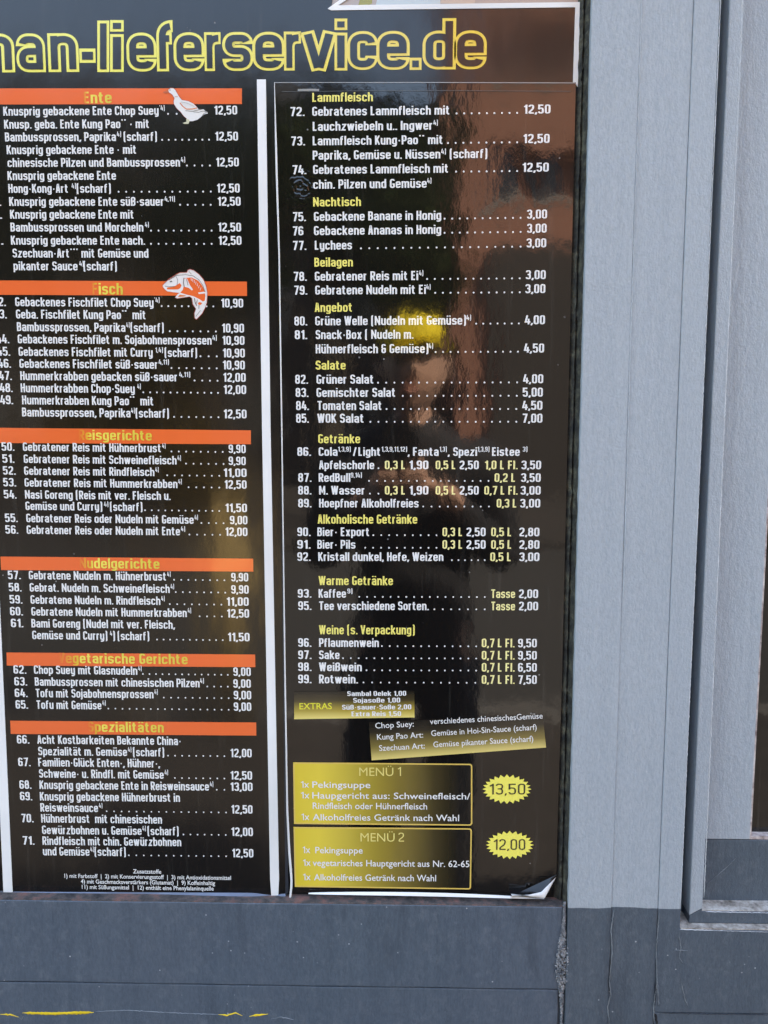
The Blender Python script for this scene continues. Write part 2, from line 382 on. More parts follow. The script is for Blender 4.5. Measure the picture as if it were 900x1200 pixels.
def interp(y, tab):
    if y <= tab[0][0]: return tab[0][1]
    for (a, p), (b, q) in zip(tab, tab[1:]):
        if y <= b: return p + (q-p)*(y-a)/(b-a)
    return tab[-1][1]
SL = [(130, -.005), (290, .001), (360, .006), (525, .010), (1050, .010)]
SR = [(134, -.010), (290, -.011), (330, -.007), (500, 0), (650, .001), (800, .003), (900, .006), (1040, .013)]
# ------------------------------------------------------------------ shopfront (painted timber)
YG, YRAIL, YPOST = 0.0, -.014, -.022
shop = empty('wooden_shopfront', (0, 0, 0), 'grey painted timber shopfront with boarded post and low rail round the menu posters', 'shopfront')
def vert_line(pa, pb, Y):
    "x of a plumb joint through two measured pixels (their mean)"
    return (X(*pa, Y) + X(*pb, Y))/2
x_post0 = vert_line((691.5, 100), (666, 1040), YPOST)
x_j1 = vert_line((748, 100), (718, 1040), YPOST); x_j2 = vert_line((808, 100), (774, 1040), YPOST)
x_post1 = vert_line((840, 100), (798, 1060), YPOST)
z_rail = Z(400, 1057.5, YRAIL); z_joint = Z(330, 1153, YRAIL); z_sill = Z(850, 1090, YPOST); z_rjoint = Z(830, 1188, YPOST)
TOP, BOT = 3.0, .10
def board(name, x0, x1, z0, z1, y0, y1, mat, parent=shop, bev=.0012, label=None, nz=60, warp=.0006, seed=0):
    "a long board with softened, slightly wandering arrises"
    bm = bmesh.new()
    box(bm, (x0, y0, z0), (x1, y1, z1))
    ed = [e for e in bm.edges if abs(e.verts[0].co.y-y0) < 1e-7 and abs(e.verts[1].co.y-y0) < 1e-7]
    bmesh.ops.bevel(bm, geom=ed, offset=bev, segments=3, affect='EDGES', profile=.5)
    vertical = (z1-z0) > (x1-x0)
    a, b = (max(z0, .85), min(z1, 2.1)) if vertical else (max(x0, -.8), min(x1, .8))
    ax = Vector((0,0,1)) if vertical else Vector((1,0,0))
    for i in range(1, nz):
        c = a + (b-a)*i/nz
        bmesh.ops.bisect_plane(bm, geom=bm.verts[:]+bm.edges[:]+bm.faces[:], plane_co=ax*c, plane_no=ax)
    for v in bm.verts:
        if v.co.y < y0 + bev*1.5:
            k = (v.co.z if vertical else v.co.x)
            nn = mnoise.noise(Vector((k*14, seed*3.1, v.co.x*40 if vertical else v.co.z*40)))
            n2 = mnoise.noise(Vector((k*70, seed*5.7+9, v.co.x*60 if vertical else v.co.z*60)))
            v.co.y += warp*nn*.7
            if vertical: v.co.x += warp*(nn+.5*n2)*.5
            else: v.co.z += warp*(nn+.5*n2)*.5
    return finish(name, bm, mat, parent, label, smooth=False)
g = .0004
board('post_board', x_post0, x_j1-g, BOT, TOP, YPOST, .06, M['paint'], seed=1, bev=.0008)
board('post_board', x_j1+g*.3, x_j2-g*.3, BOT, TOP, YPOST+.0012, .06, M['paint'], seed=2, bev=.0008)
for xj, yj in ((x_j1, YPOST+.0014), (x_j2, YPOST+.0026)):      # paint that has run into the joints
    bm = bmesh.new(); box(bm, (xj-.003, yj, BOT+.001), (xj+.003, .059, TOP-.001)); finish('joint_filling', bm, M['paint'], shop)
bm = bmesh.new(); prism(bm, [(x_j2+.0002, z_rjoint+.0006), (1.6, z_rjoint+.0006), (1.6, z_sill), (x_post1, z_sill), (x_post1, TOP), (x_j2+.0002, TOP)], YPOST+.0004, .06, 0, .0009)
finish('post_board', bm, M['paint'], shop)
xr0 = x_post0 - .0055
board('rail_board', -1.6, xr0, z_joint+.0008, z_rail, YRAIL-.004, .05, M['paint_blue'], seed=4, bev=.0015, label='upper slate blue rail board below the posters')
board('rail_board', -1.6, xr0-.002, BOT, z_joint-.0008, YRAIL-.003, .05, M['paint_blue'], seed=5, bev=.0015, label='lower slate blue board with flaked yellow paint')
board('rail_board', x_j2+.0006, 1.6, BOT, z_rjoint-.0006, YPOST+.0008, .05, M['paint_dark'], seed=7, bev=.0009, label='slate board under the right hand window')
# parts of the facade beyond the picture
board('fascia_board', -1.6, x_post0-.001, 2.45, TOP, -.05, .06, M['paint_light'], nz=4)
board('fascia_board', x_post1+.001, 1.6, 2.45, TOP, -.05, .06, M['paint_light'], nz=4)
for s in (-1, 1):
    bm = bmesh.new(); box(bm, (s*1.601 if s > 0 else -7, -.03, 0), (7 if s > 0 else -1.601, .3, TOP))
    finish('side_wall', bm, M['paint_light'], shop)
bm = bmesh.new(); box(bm, (-7, -.06, 0), (7, -.03-.0005, .099)) ; box(bm, (-1.6, -.02, .0), (1.6, .06, .0995)); finish('plinth', bm, simple('plinth_stone', (.16,.155,.15), .8), shop)
bm = bmesh.new(); box(bm, (-7, .061, 0), (7, .35, TOP-.01)); finish('inner_wall', bm, simple('dark_interior', (.02,.018,.017), .9), shop)
# left shop window: the pane behind the posters, its bottom ledge, its putty
bm = bmesh.new(); box(bm, (-1.6, YG, z_rail-.02), (x_post0-.0005, .006, 2.45)); finish('window_pane', bm, M['glass_dark'], shop)
def dirty(name, a, b, c, scale=90):
    m, t, bs = new_mat(name); n = noise_tex(t, scale, (1,1,1), 6, .7)
    r = ramp(t, n, [(.34, a), (.5, b), (.66, c)]); t.links.new(r.outputs[0], bs.inputs['Base Color']); bs.inputs['Roughness'].default_value = .85
    bumps(t, bs, [(noise_tex(t, 300), .8, .0015)]); return m
M['ledge'] = dirty('dirty_ledge', (.03,.028,.03), (.10,.085,.08), (.25,.12,.10), 60)
M['bare'] = dirty('weathered_ledge', (.10,.085,.07), (.36,.32,.28), (.60,.57,.53), 55)
M['moss'] = dirty('mossy_putty', (.008,.009,.010), (.034,.033,.026), (.10,.095,.065), 75)
bm = bmesh.new(); box(bm, (-1.6, YRAIL-.003, z_rail-.002), (x_post0-.002, YG-.0002, z_rail+.0012)); finish('ledge', bm, M['ledge'], shop)
# putty strip beside the post, cracked and mossy
bm = bmesh.new()
xa = x_post0-.0125; NZ = 260
for i in range(NZ):
    z0 = z_rail + (2.2-z_rail)*i/NZ; z1 = z_rail + (2.2-z_rail)*(i+1)/NZ
    def row(z):
        n1 = mnoise.noise(Vector((z*90, 3, 1))); n2 = mnoise.noise(Vector((z*55, 8, 2))); n3 = mnoise.noise(Vector((z*160, 2, 7)))
        return [(xa + .0006*n2, -.0004), (xa+.004+.0008*n1, -.004), (xa+.007+.0012*n2, -.007 + .003*n3), (xa+.009+.001*n3, -.004+.004*n1), (xa+.0125, -.016+.003*n2)]
    A = [bm.verts.new((x, y, z0)) for x, y in row(z0)]; Bv = [bm.verts.new((x, y, z1)) for x, y in row(z1)]
    for k in range(4): bm.faces.new((A[k], A[k+1], Bv[k+1], Bv[k]))
bmesh.ops.remove_doubles(bm, verts=bm.verts, dist=1e-6)
finish('putty_strip', bm, M['moss'], shop, 'cracked mossy putty between posters and post')
# crusty sealant in the joint of rail and post
bm = bmesh.new(); zs = Z(668, 1060, YPOST)
for i in range(1500):
    u = random.random()
    if u > .5 and random.random() < .5: u = random.random()*.5
    z = zs - u*.26; hump = math.exp(-((u-.30)/.15)**2)
    wd = .0012 + .0100*hump + (.0015 if u > .6 else 0)
    x = x_post0 - .0035 - .004*hump*random.random() + (random.random()-.5)*wd
    c = Vector((x, (YPOST if x > x_post0 else YRAIL-.0045) - .0004 + random.random()*.0012 - .0022*hump*random.random(), z)); s = .0004 + random.random()*.0008
    mt = Matrix.Translation(c) @ Matrix.Rotation(random.random()*3, 4, 'Y') @ Matrix.Diagonal((s, s, s*1.6, 1))
    bmesh.ops.create_icosphere(bm, subdivisions=1, radius=1, matrix=mt)
so_ = finish('sealant_crumb', bm, dirty('dusty_sealant', (.09,.10,.115), (.19,.20,.215), (.40,.40,.41), 120), shop, smooth=True); so_['kind'] = 'stuff'
bm = bmesh.new(); box(bm, (x_post0-.0085, YRAIL-.0005, BOT), (x_post0-.0003, .05, z_rail-.0025)); finish('sealant_joint', bm, M['paint_dark'], shop)
# flaked and cracked coats: raised thin ridges of paint along the joints
def ridge(pts, w, hgt, Y, mat, name, label=None, seed=0, parent=shop):
    bm = bmesh.new(); prev = None
    P3 = []
    for (a, b) in zip(pts, pts[1:]):
        n = max(2, int(math.hypot(b[0]-a[0], b[1]-a[1])/2.2))
        for i in range(n): P3.append((a[0]+(b[0]-a[0])*i/n, a[1]+(b[1]-a[1])*i/n))
    P3.append(pts[-1])
    for i, (x, y) in enumerate(P3):
        k = mnoise.noise(Vector((i*.45, seed, 0))); k2 = mnoise.noise(Vector((i*.9, seed+7, 3)))
        taper = min(1, i/3, (len(P3)-1-i)/3) if len(P3) > 6 else 1
        d = Vector(P3[min(i+1, len(P3)-1)]) - Vector(P3[max(i-1, 0)]); d.normalize(); nx, ny = -d.y, d.x
        ww = w*(.55+.6*abs(k))*max(.15, taper)
        q = [P(x+nx*(s*ww+k2*.8), y+ny*(s*ww+k2*.8), Y) for s in (-.5, 0, .5)]
        q[0].y = Y+.0002; q[2].y = Y+.0002; q[1].y = Y - hgt*(.4+abs(k2))
        cur = [bm.verts.new(v) for v in q]
        if prev: 
            bm.faces.new((prev[0], prev[1], cur[1], cur[0])); bm.faces.new((prev[1], prev[2], cur[2], cur[1]))
        prev = cur
    bmesh.ops.recalc_face_normals(bm, faces=bm.faces)
    return finish(name, bm, mat, parent, label)
M['crackpale'] = simple('chipped_paint_edge', (.165,.185,.205), .6, .4, 90); M['crackdark'] = simple('open_crack', (.012,.013,.016), .9)
M['yellowpaint'] = simple('old_yellow_paint', (.72,.50,.02), .55)
YR2 = YRAIL-.0032
ridge([(0,1188.5),(14,1189.5),(22,1192)], 3.2, .0007, YR2, M['yellowpaint'], 'yellow_paint_flake', seed=1)
ridge([(26,1187),(60,1188),(110,1186.5)], 5.0, .0006, YR2, M['yellowpaint'], 'yellow_paint_flake', seed=2)
ridge([(256,1189),(266,1190),(276,1187),(284,1190.5)], 3.0, .0006, YR2, M['yellowpaint'], 'yellow_paint_flake', seed=3)
ridge([(292,1191),(304,1189.5),(314,1188.5)], 3.6, .0006, YR2, M['yellowpaint'], 'yellow_paint_flake', seed=4)
ridge([(112,1185.5),(150,1184),(200,1187),(256,1189)], 1.2, .0006, YR2, M['crackpale'], 'paint_crack', seed=5)
ridge([(318,1194),(330,1192),(344,1195)], 1.6, .0006, YR2, M['crackpale'], 'paint_crack', seed=6)
ridge([(22,1192),(25,1195),(27,1191)], 1.4, .0006, YR2, M['crackpale'], 'paint_crack', seed=7)
YP2 = YPOST-.0001
ridge([(719.5,1066),(716,1090),(717.5,1115),(714,1150),(716,1165),(712,1180),(714,1200)], 2.0, .0007, YP2, M['crackpale'], 'paint_crack', seed=8)
ridge([(716,1120),(713,1152),(715.5,1168)], 1.3, .0002, YP2-.0004, M['crackdark'], 'paint_crack', seed=9)
ridge([(772.5,1070),(769,1115),(770,1150),(766,1180),(766.5,1200)], 1.8, .0006, YP2, M['crackpale'], 'paint_crack', seed=10)
ridge([(769.5,1144),(771,1160),(772,1180)], 1.6, .0006, YP2, M['crackpale'], 'paint_crack', seed=11)
ridge([(768.5,1148),(768,1178)], 1.8, .0002, YP2-.0003, M['crackdark'], 'paint_crack', seed=12)
ridge([(768,1188),(770,1200)], 3.6, .0003, YP2, M['crackdark'], 'paint_crack', seed=13)
ridge([(795,1092),(798,1110),(796,1122),(801,1130)], 1.2, .0005, YP2, M['crackpale'], 'paint_crack', seed=14)
ridge([(790,1113.5),(806,1114)], 1.6, .0005, YP2, M['crackpale'], 'paint_crack', seed=15)
ridge([(773,1187.3),(820,1188.4),(900,1189.5)], .9, .0004, YP2, M['crackdark'], 'paint_crack', seed=16)
ridge([(798,1150),(803,1172),(807,1180)], 1.0, .0004, YP2, M['crackpale'], 'paint_crack', seed=17)
# right hand casement window
YF, YS = -.012, .009
xf0 = vert_line((855, 30), (808, 1050), YF); xf1 = vert_line((869.5, 30), (825, 1050), YF)
zf_top = Z(860, 1068.5, YF); zf_bot = Z(860, 1082.5, YF); zfm = Z(816, 1060, YF)
frame = bpy.data.objects.new('casement_frame', None)
bm = bmesh.new()
prism(bm, [(xf0, zf_bot+.010), (xf1, zf_bot+.0192), (xf1, 2.44), (xf0, 2.44)], YF, .03, 0, .0010)
fr = finish('casement_frame', bm, M['paint_light'], shop, 'window frame with pale upright and slate bottom rail')
bm = bmesh.new(); prism(bm, [(xf0+.0001, zf_bot), (1.6, zf_bot), (1.6, zf_top), (xf1, zf_top), (xf1, zf_bot+.0188), (xf0+.0001, zf_bot+.0096)], YF+.0002, .03, 0, .0010)
finish('bottom_rail', bm, M['paint_dark'], fr)
bm = bmesh.new(); box(bm, (x_post1+.0003, .012, z_sill-.01), (xf0+.02, .059, 2.45)); finish('rebate', bm, M['paint_dark'], shop)
bm = bmesh.new(); box(bm, (x_post1+.001, YPOST+.001, z_sill-.004), (1.6, .03, z_sill+.0012)); finish('sill_top', bm, M['bare'], shop, 'bare weathered sill with peeling pale paint')
bm = bmesh.new(); box(bm, (xf1, YF+.0015, zf_top-.003), (1.6, .01, zf_top+.0010)); finish('inner_ledge', bm, M['bare'], fr)
xs1 = vert_line((885, 850), (880, 975), YS); zs0 = Z(850, 984, YS); zs1 = Z(850, 1054.5, YS)
board('sash_stile', xf1-.004, xs1, zs0+.0004, 2.45, YS, .028, M['paint_light'], fr, seed=21)
board('sash_rail', xf1-.004, 1.6, zs1-.004, zs0-.0004, YS+.0006, .028, M['paint_dark'], fr, seed=22)
bm = bmesh.new(); box(bm, (xs1-.001, YS+.012, zs0-.01), (1.6, YS+.016, 2.45)); finish('window_glass', bm, M['glass_dark'], fr)
bm = bmesh.new(); box(bm, (xs1+.0002, YS+.001, zs0+.0003), (1.6, YS+.0118, zs0+.0042)); box(bm, (xs1+.0001, YS+.0016, zs0+.0045), (xs1+.0022, YS+.0118, 2.44)); finish('glazing_bead', bm, dirty('pinkish_bead', (.2,.15,.14), (.48,.40,.38), (.7,.66,.62), 70), fr)
ridge([(827,1038),(838,1028),(850,1018),(862,1006)], 1.1, .0003, YS, M['crackpale'], 'scratch', seed=31, parent=fr)
M['worn'] = simple('worn_pale_arris', (.60,.62,.64), .5, .25, 60); M['worn_soft'] = simple('soft_paint_ridge', (.46,.50,.54), .5, .2, 60)  # pale base colours that paint bright highlight lines onto arrises and a joint
ridge([(752.5,-10),(749,100),(739,400),(730.5,700)], 1.0, .0003, YPOST, M['worn_soft'], 'worn_arris', seed=45)  # painted highlight beside the first post joint
for pts, Y, sd in ((((870,-10),(869,30),(825,1052)), YF, 41), (((845,-10),(842,60),(797.5,1060)), YPOST+.0004, 42), (((797,1089.3),(905,1092.5)), YPOST+.0004, 43), (((827,1068.5),(905,1070)), YF+.0002, 44)):  # painted highlights on frame, post and sill edges
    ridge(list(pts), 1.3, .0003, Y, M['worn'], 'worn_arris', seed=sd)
# ------------------------------------------------------------------ poster with the web address and the left column
YA = -.0030
pos = empty('delivery_menu_poster', P(150, 1048, YA), 'black poster with large yellow outlined web address above a column of dishes under orange bars', 'menu poster')
bm = bmesh.new()
out = [(-60,-40),(700,-40),(683,3),(679,101),(336,101),(327,100),(334.5,1049),(16,1047),(2.5,1045),(-6,660),(-60,650)]
prism(bm, [xz(x, y, YA) for x, y in [(-71,-60),(400,-60),(388,9),(681,4),(677,101),(323,104),(335,1049),(14,1046.5),(4,1046),(-14,655),(-50,95),(-72,92)]], YA, -.0012, 0)
finish('sheet', bm, M['film_smooth'], pos)
def strip_obj(name, pts, Y, th, mat, parent, label=None):
    bm = bmesh.new(); prism(bm, [xz(x, y, Y) for x, y in pts], Y, Y+th); return finish(name, bm, mat, parent, label)
YB = YA-.0008
strip_obj('white_border', [(301,93),(311.5,93),(317,500),(327,1030),(326,1051),(318,1051),(316.5,1030),(307,500)], YB, .0010, M['white_vinyl'], pos)
strip_obj('white_border', [(-38,95),(-3,655),(1.5,750),(14.5,1045.5),(4,1046.5),(-9,750),(-13.5,655),(-49,95)], YB, .0010, M['white_vinyl'], pos)
strip_obj('white_border', [(384,9.5),(408,-6),(416,-6),(396,9.0),(683,3.2),(683.5,2),(680,101.5),(675.3,101),(674.3,8.6),(388,13)][0:0] or [(384,10),(402,-3),(410,-3),(396,6.2),(683,2.3),(674.2,8.4),(388,12)], YB, .0010, M['white_vinyl'], pos)
strip_obj('white_border', [(683,2.3),(679.3,100),(677.2,102),(675,99),(671.5,97),(674.2,8.4)], YB-.00001, .0010, M['white_vinyl'], pos)
# film lip along the bottom, the plastic's highlight put into its pale blue colour
bm = bmesh.new(); prev = None
for i in range(0, 68):
    x = i*5.0; yb = 1047 + .0135*x*.35 + (2.5*math.exp(-((x-318)/14)**2)) - 1.6*math.exp(-((x-150)/90)**2)*0
    lift = .004 + .002*math.sin(x*.03) + .003*math.exp(-((x-320)/20)**2)
    q = [P(x, yb-2.2, YA), P(x, yb, YA), P(x, yb+1.6, YA)]; q[0].y = YA-.0001; q[1].y = YA-lift*.5; q[2].y = YA-lift
    cur = [bm.verts.new(v) for v in q]
    if prev:
        for k in (0, 1): bm.faces.new((prev[k], prev[k+1], cur[k+1], cur[k]))
    prev = cur
bmesh.ops.recalc_face_normals(bm, faces=bm.faces)
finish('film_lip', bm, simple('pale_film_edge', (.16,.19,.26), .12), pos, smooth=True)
for pts in ([(329,560),(331.5,560),(338,1046),(334.5,1049)],):
    strip_obj('rolled_edge', pts, YB-.001, .0022, simple('rolled_black_edge', (.03,.035,.045), .12), pos)
# web address
YT = YA-.0003
def gold(f): return lerp((.88,.82,.14), (.82,.55,.07), f*1.1-.15)
pr = Print(YT)
hdr = [('m',-38,18),('a',20,54),('n',57,93),('-',93,112),('l',114,128),('i',129,145),('e',149,184),('f',183,208),('e',204,240),('r',240,263),('s',261,297),('e',296,334),('r',333,357),('v',353,394),('i',392,407),('c',407,443),('e',441,480),('.',480,494),('d',495,534),('e',532,570)]
inner = Print(YT-.00035)
for ch, x0, x1 in hdr:
    yb = 84.5 - (x0-60)*.0068; col = gold((x0-60)/500.0)
    for q, wm, c in ((pr, 1.0, col), (inner, .55, BLACK)):
        if ch == '-':
            q.line([(x0+3*(wm<1), yb-19), (x1-3*(wm<1), yb-19)], 15*(1 if wm == 1 else .56), c)
        elif ch == '.':
            k = 3.2*(wm < 1); q.ppoly([(x0+k, yb+.3-k), (x1-k, yb+.3-k), (x1-k, yb-14+k), (x0+k, yb-14+k)], c)
        elif ch in 'li':
            k = 3.2*(wm < 1)
            q.ppoly([(x0+k, yb+.3-k), (x1-k, yb+.3-k), (x1-k, yb-(60 if ch=='l' else 44)+k), (x0+k, yb-(60 if ch=='l' else 44)+k)], c)
            if ch == 'i': q.ppoly([(x0+k, yb-47-k), (x1-k, yb-47-k), (x1-k, yb-60.5+k), (x0+k, yb-60.5+k)], c)
        elif ch in 'fr': q.text(ch, x0, yb, x1, 60, c, -.0068, font=(glyphs(.235, .335 if ch == 'f' else .42, .76)[0], .235, .22), seg=9, wmul=wm)
        else: q.text(ch, x0, yb, x1, 60, c, -.0068, font=FONT_H, seg=9, wmul=wm)
wa = pr.build('web_address_lettering', M['ink_smooth'], pos, 'large yellow outlined letters reading man-lieferservice.de')
inner.build('letter_filling', M['ink_smooth'], wa)
# orange bars and their headings
def headcol(f):
    return lerp(ORANGE, (.80,.55,.05), f/.16) if f < .16 else lerp((.90,.76,.12), (.74,.56,.07), (f-.16)/.84)
bars = [((-30,103.5),(283.5,103.5),(283.5,121.8),(-30,122.5),'Ente',98,131,121,13.5), ((-30,328.5),(289.3,330),(289.5,346.8),(-30,345.3),'Fisch',108,144,345,13.5),
        ((-30,501),(294,504.3),(294,520.6),(-30,519),'Reisgerichte',92,178,515.5,12), ((.5,652.2),(296.6,654.7),(296.8,669.8),(1.2,668),'Nudelgerichte',93,187,665.8,12),
        ((7.6,764.6),(299,767),(299.2,781.8),(8,780),'Vegetarische Gerichte',69,220,777,12), ((12,844.6),(300.2,846.6),(300.4,862),(12.6,860),'Spezialitäten',103,192,857.5,12)]
for a, b, c, d, tx, x0, x1, yb, h in bars:
    q = Print(YT+.0001); a = (max(a[0], -30), a[1]); q.ppoly([a, b, c, d], ORANGE); br = q.build('orange_bar', M['ink_smooth'], pos, 'orange bar headed ' + tx)
    q = Print(YT-.0001); q.text(tx, x0, yb, x1, h, headcol, interp(yb, SL)); q.build('heading_lettering', M['ink_smooth'], br)
PR50 = '12,50'
def menu_line(parent, Y, tabs, y, segs, mat, h=10.0, xref=None, lab=True):
    "segs: ('t', text, x0, x1) white text; ('y', ...) yellow; ('s', text, x0, x1) superscript; ('d', x0, x1, n) leader"
    q = Print(Y); s = interp(y, tabs); xr = segs[0][2] if segs[0][0] != 'd' else segs[0][1]
    if xref is not None: xr = xref
    words = []
    for g_ in segs:
        if g_[0] == 'd': q.dots(g_[1], g_[2], g_[3], y, s, xr, WHITE, 2.0*h/10); continue
        k, tx, x0, x1 = g_; yy = y + s*(x0-xr)
        if k == 's': q.text(tx, x0, yy - h*.50, x1, h*.56, WHITE, s, font=FONT_S)
        else:
            q.text(tx, x0, yy, x1, h, WHITE if k == 't' else PALE, s); words.append(tx)
    lb = ' '.join(words)
    for bad in ('RedBull', 'Cola', 'Fanta', 'Hoepfner', 'Spezi ', 'Eistee'):
        if bad in lb: lb = ''
    return q.build('menu_line', mat, parent, ('line reading ' + lb) if lb else None)
t_, s_, d_, y_ = 't', 's', 'd', 'y'
SF = ('s', '4)')
L = []
def A(y, *segs): L.append((y, segs))
def p_(x0, v='12,50', w=27): return (t_, v, x0, x0+w)
A(135.5, (t_,'Knusprig gebackene Ente Chop Suey',4,186), (s_,"'4)",187,193), (d_,197,207,2), p_(251))
A(150.8, (t_,'Knusp. geba. Ente Kung Pao** - mit',5,175))
A(165.7, (t_,'Bambussprossen, Paprika',6,136), (s_,'4)',137,142), (t_,'(scharf)',145,184), (d_,190,245,8), p_(252))
A(180.7, (t_,'Knusprig gebackene Ente - mit',8,160))
A(195.7, (t_,'chinesische Pilzen und Bambussprossen',9,211), (s_,'4)',212,217), (d_,219,246,4), p_(253))
A(211, (t_,'Knusprig gebackene Ente',9,136))
A(226, (t_,'Hong-Kong-Art',10,80), (s_,'4)',84,89), (t_,'(scharf)',90,130), (d_,139,247,13), p_(254))
A(241.3, (t_,'.',-1,1.5), (t_,'Knusprig gebackene Ente süß-sauer',11,192), (s_,'4,11)',193,205), (d_,211,247,5), p_(255))
A(256.3, (t_,'.',0,2.5), (t_,'Knusprig gebackene Ente mit',12,157))
A(271.3, (t_,'Bambussprossen und Morcheln',12.5,168), (s_,'4)',170,174.5), (d_,177,248,9), p_(255.5))
A(286.7, (t_,'.',1.5,4), (t_,'Knusprig gebackene Ente nach.',13,170), (d_,177,248,9), p_(256))
A(301.7, (t_,'Szechuan-Art*** mit Gemüse und',15,174))
A(316.7, (t_,'pikanter Sauce',16,91), (s_,'4)',93,98), (t_,'(scharf)',98,137))
A(358.8, (t_,'42.',-8,7), (t_,'Gebackenes Fischfilet Chop Suey',18,180), (s_,"'4)",181,187), (d_,189.5,221,5), (d_,242,250,2), (t_,'10,90',259,285))
A(373.2, (t_,'43.',-7,8), (t_,'Geba. Fischfilet Kung Pao**  mit',19,171))
A(388, (t_,'Bambussprossen, Paprika',20,147), (s_,'4)',148,152), (t_,'(scharf)',153,192), (d_,199,253,7), (t_,'10,90',260,286))
A(402.3, (t_,'44.',-4,11), (t_,'Gebackenes Fischfilet m. Sojabohnensprossen',21,248), (s_,'4)',249,254), (t_,'10,90',260.5,286.5))
A(417, (t_,'45.',-3,12), (t_,'Gebackenes Fischfilet mit Curry',22,179), (s_,'1,4)',182,191), (t_,'(scharf)',193,231), (d_,235,254,3), (t_,'10,90',261,287))
A(431, (t_,'46.',-2,13), (t_,'Gebackenes Fischfilet süß-sauer',23,185), (s_,'4,11)',186,198), (d_,201,254,7), (t_,'10,90',261,287))
A(445.4, (t_,'47.',-1,14), (t_,'Hummerkrabben gebacken süß-sauer',24,208), (s_,'4,11)',210,223), (d_,228,255,4), (t_,'12,00',261.5,288))
A(459.6, (t_,'48.',0,15), (t_,'Hummerkrabben Chop-Suey',24.5,158), (s_,'4)',161,165), (d_,168,255.5,12), (t_,'12,00',262,288.5))
A(473.8, (t_,'49.',.5,15.5), (t_,'Hummerkrabben Kung Pao**  mit',26,180))
A(488, (t_,'Bambussprossen, Paprika',26,153), (s_,'4)',153.5,158), (t_,'(scharf)',159,198), (d_,204,256,7), (t_,'12,50',262,289))
A(528.4, (t_,'50.',2,17), (t_,'Gebratener Reis mit Hühnerbrust',27,189), (s_,'4)',190,194), (d_,201,261,8), (t_,'9,90',268,288))
A(542.5, (t_,'51.',3,17), (t_,'Gebratener Reis mit Schweinefleisch',28,207), (s_,'4)',208,212), (d_,218,262,6), (t_,'9,90',268,288))
A(556.4, (t_,'52.',3.7,18.5), (t_,'Gebratener Reis mit Rindfleisch',28.5,181), (s_,'4)',182,186), (d_,196,257,8), (t_,'11,00',262,289))
A(570.2, (t_,'53.',4,19), (t_,'Gebratener Reis mit Hummerkrabben',29,208), (s_,'4)',209,213), (d_,221,257,5), (t_,'12,50',263,289))
A(584.3, (t_,'54.',4.7,19.5), (t_,'Nasi Goreng (Reis mit ver. Fleisch u.',29.5,200))
A(597.6, (t_,'Gemüse und Curry)',30,120), (s_,'4)',122,127), (t_,'(scharf)',129,167), (d_,170,257,12), (t_,'11,50',264,289.5))
A(611.9, (t_,'55.',6,21), (t_,'Gebratener Reis oder Nudeln mit Gemüse',31,227), (s_,'4)',228,232), (d_,236,262,4), (t_,'9,00',269.5,290))
A(625.6, (t_,'56.',6.5,21.5), (t_,'Gebratener Reis oder Nudeln mit Ente',31.5,211), (s_,'4)',212,217), (d_,222,258,5), (t_,'12,00',264,290))
A(678.8, (t_,'57.',9.5,24.5), (t_,'Gebratene Nudeln m. Hühnerbrust',34,195), (s_,'4)',196,200), (d_,204,263,8), (t_,'9,90',271,291))
A(693.2, (t_,'58.',10.5,25.5), (t_,'Gebrat. Nudeln m. Schweinefleisch',35,199), (s_,'4)',200,204), (d_,206,264,8), (t_,'9,90',271,291.5))
A(707.4, (t_,'59.',11.5,26.5), (t_,'Gebratene Nudeln m. Rindfleisch',36,188), (s_,'4)',189,193), (d_,199,259.5,8), (t_,'11,00',265.5,291.5))
A(721.3, (t_,'60.',12,27), (t_,'Gebratene Nudeln mit Hummerkrabben',37,219), (s_,'4)',220,224), (d_,234,260,4), (t_,'12,50',266,292))
A(735.2, (t_,'61.',13,27.5), (t_,'Bami Goreng (Nudel mit ver. Fleisch,',37,205))
A(749, (t_,'Gemüse und Curry)',38,126), (s_,'4',129,131.5), (t_,')',132,135), (t_,'(scharf)',138,175), (d_,184,261,11), (t_,'11,50',267,292.5))
A(789.6, (t_,'62.',16,31), (t_,'Chop Suey mit Glasnudeln',40,161), (s_,'4)',162,166), (d_,167.5,267,14), (t_,'9,00',273.5,294))
A(803.5, (t_,'63.',17,32), (t_,'Bambussprossen mit chinesischen Pilzen',41,234), (s_,'4)',234.5,239), (d_,243,267,4), (t_,'9,00',273.5,294))
A(817, (t_,'64.',17.5,32.5), (t_,'Tofu mit Sojabohnensprossen',42,180), (s_,'4)',181,185), (d_,192,268,10), (t_,'9,00',274,294.5))
A(830.6, (t_,'65.',18.5,33), (t_,'Tofu mit Gemüse',43,119), (s_,'4)',120,124), (d_,127,268,18), (t_,'9,00',274,294.5))
A(871.5, (t_,'66.',20,34.5), (t_,'Acht Kostbarkeiten Bekannte China-',44,212.5))
A(885, (t_,'Spezialität m. Gemüse',45,149), (s_,'4)',150,154), (t_,'(scharf)',156,192.5), (d_,197,263,9), (t_,'12,00',270,295))
A(898, (t_,'67.',21.5,36), (t_,'Familien-Glück Enten-, Hühner-,',45,187.5))
A(911.2, (t_,'Schweine- u. Rindfl. mit Gemüse',46,192), (s_,'4)',193,197), (d_,205,263,8), (t_,'12,50',270,295.5))
A(924.5, (t_,'68.',23,37), (t_,'Knusprig gebackene Ente in Reisweinsauce',46.5,245), (s_,'4)',246,250), (d_,254,263,2), (t_,'13,00',270,296))
A(938, (t_,'69.',23.7,38), (t_,'Knusprig gebackene Hühnerbrust in',47,211))
A(951, (t_,'Reisweinsauce',47.5,115), (s_,'4)',116,120), (d_,125,265,17), (t_,'12,50',271,296))
A(963.8, (t_,'70.',25,39.5), (t_,'Hühnerbrust  mit chinesischen',48.5,190))
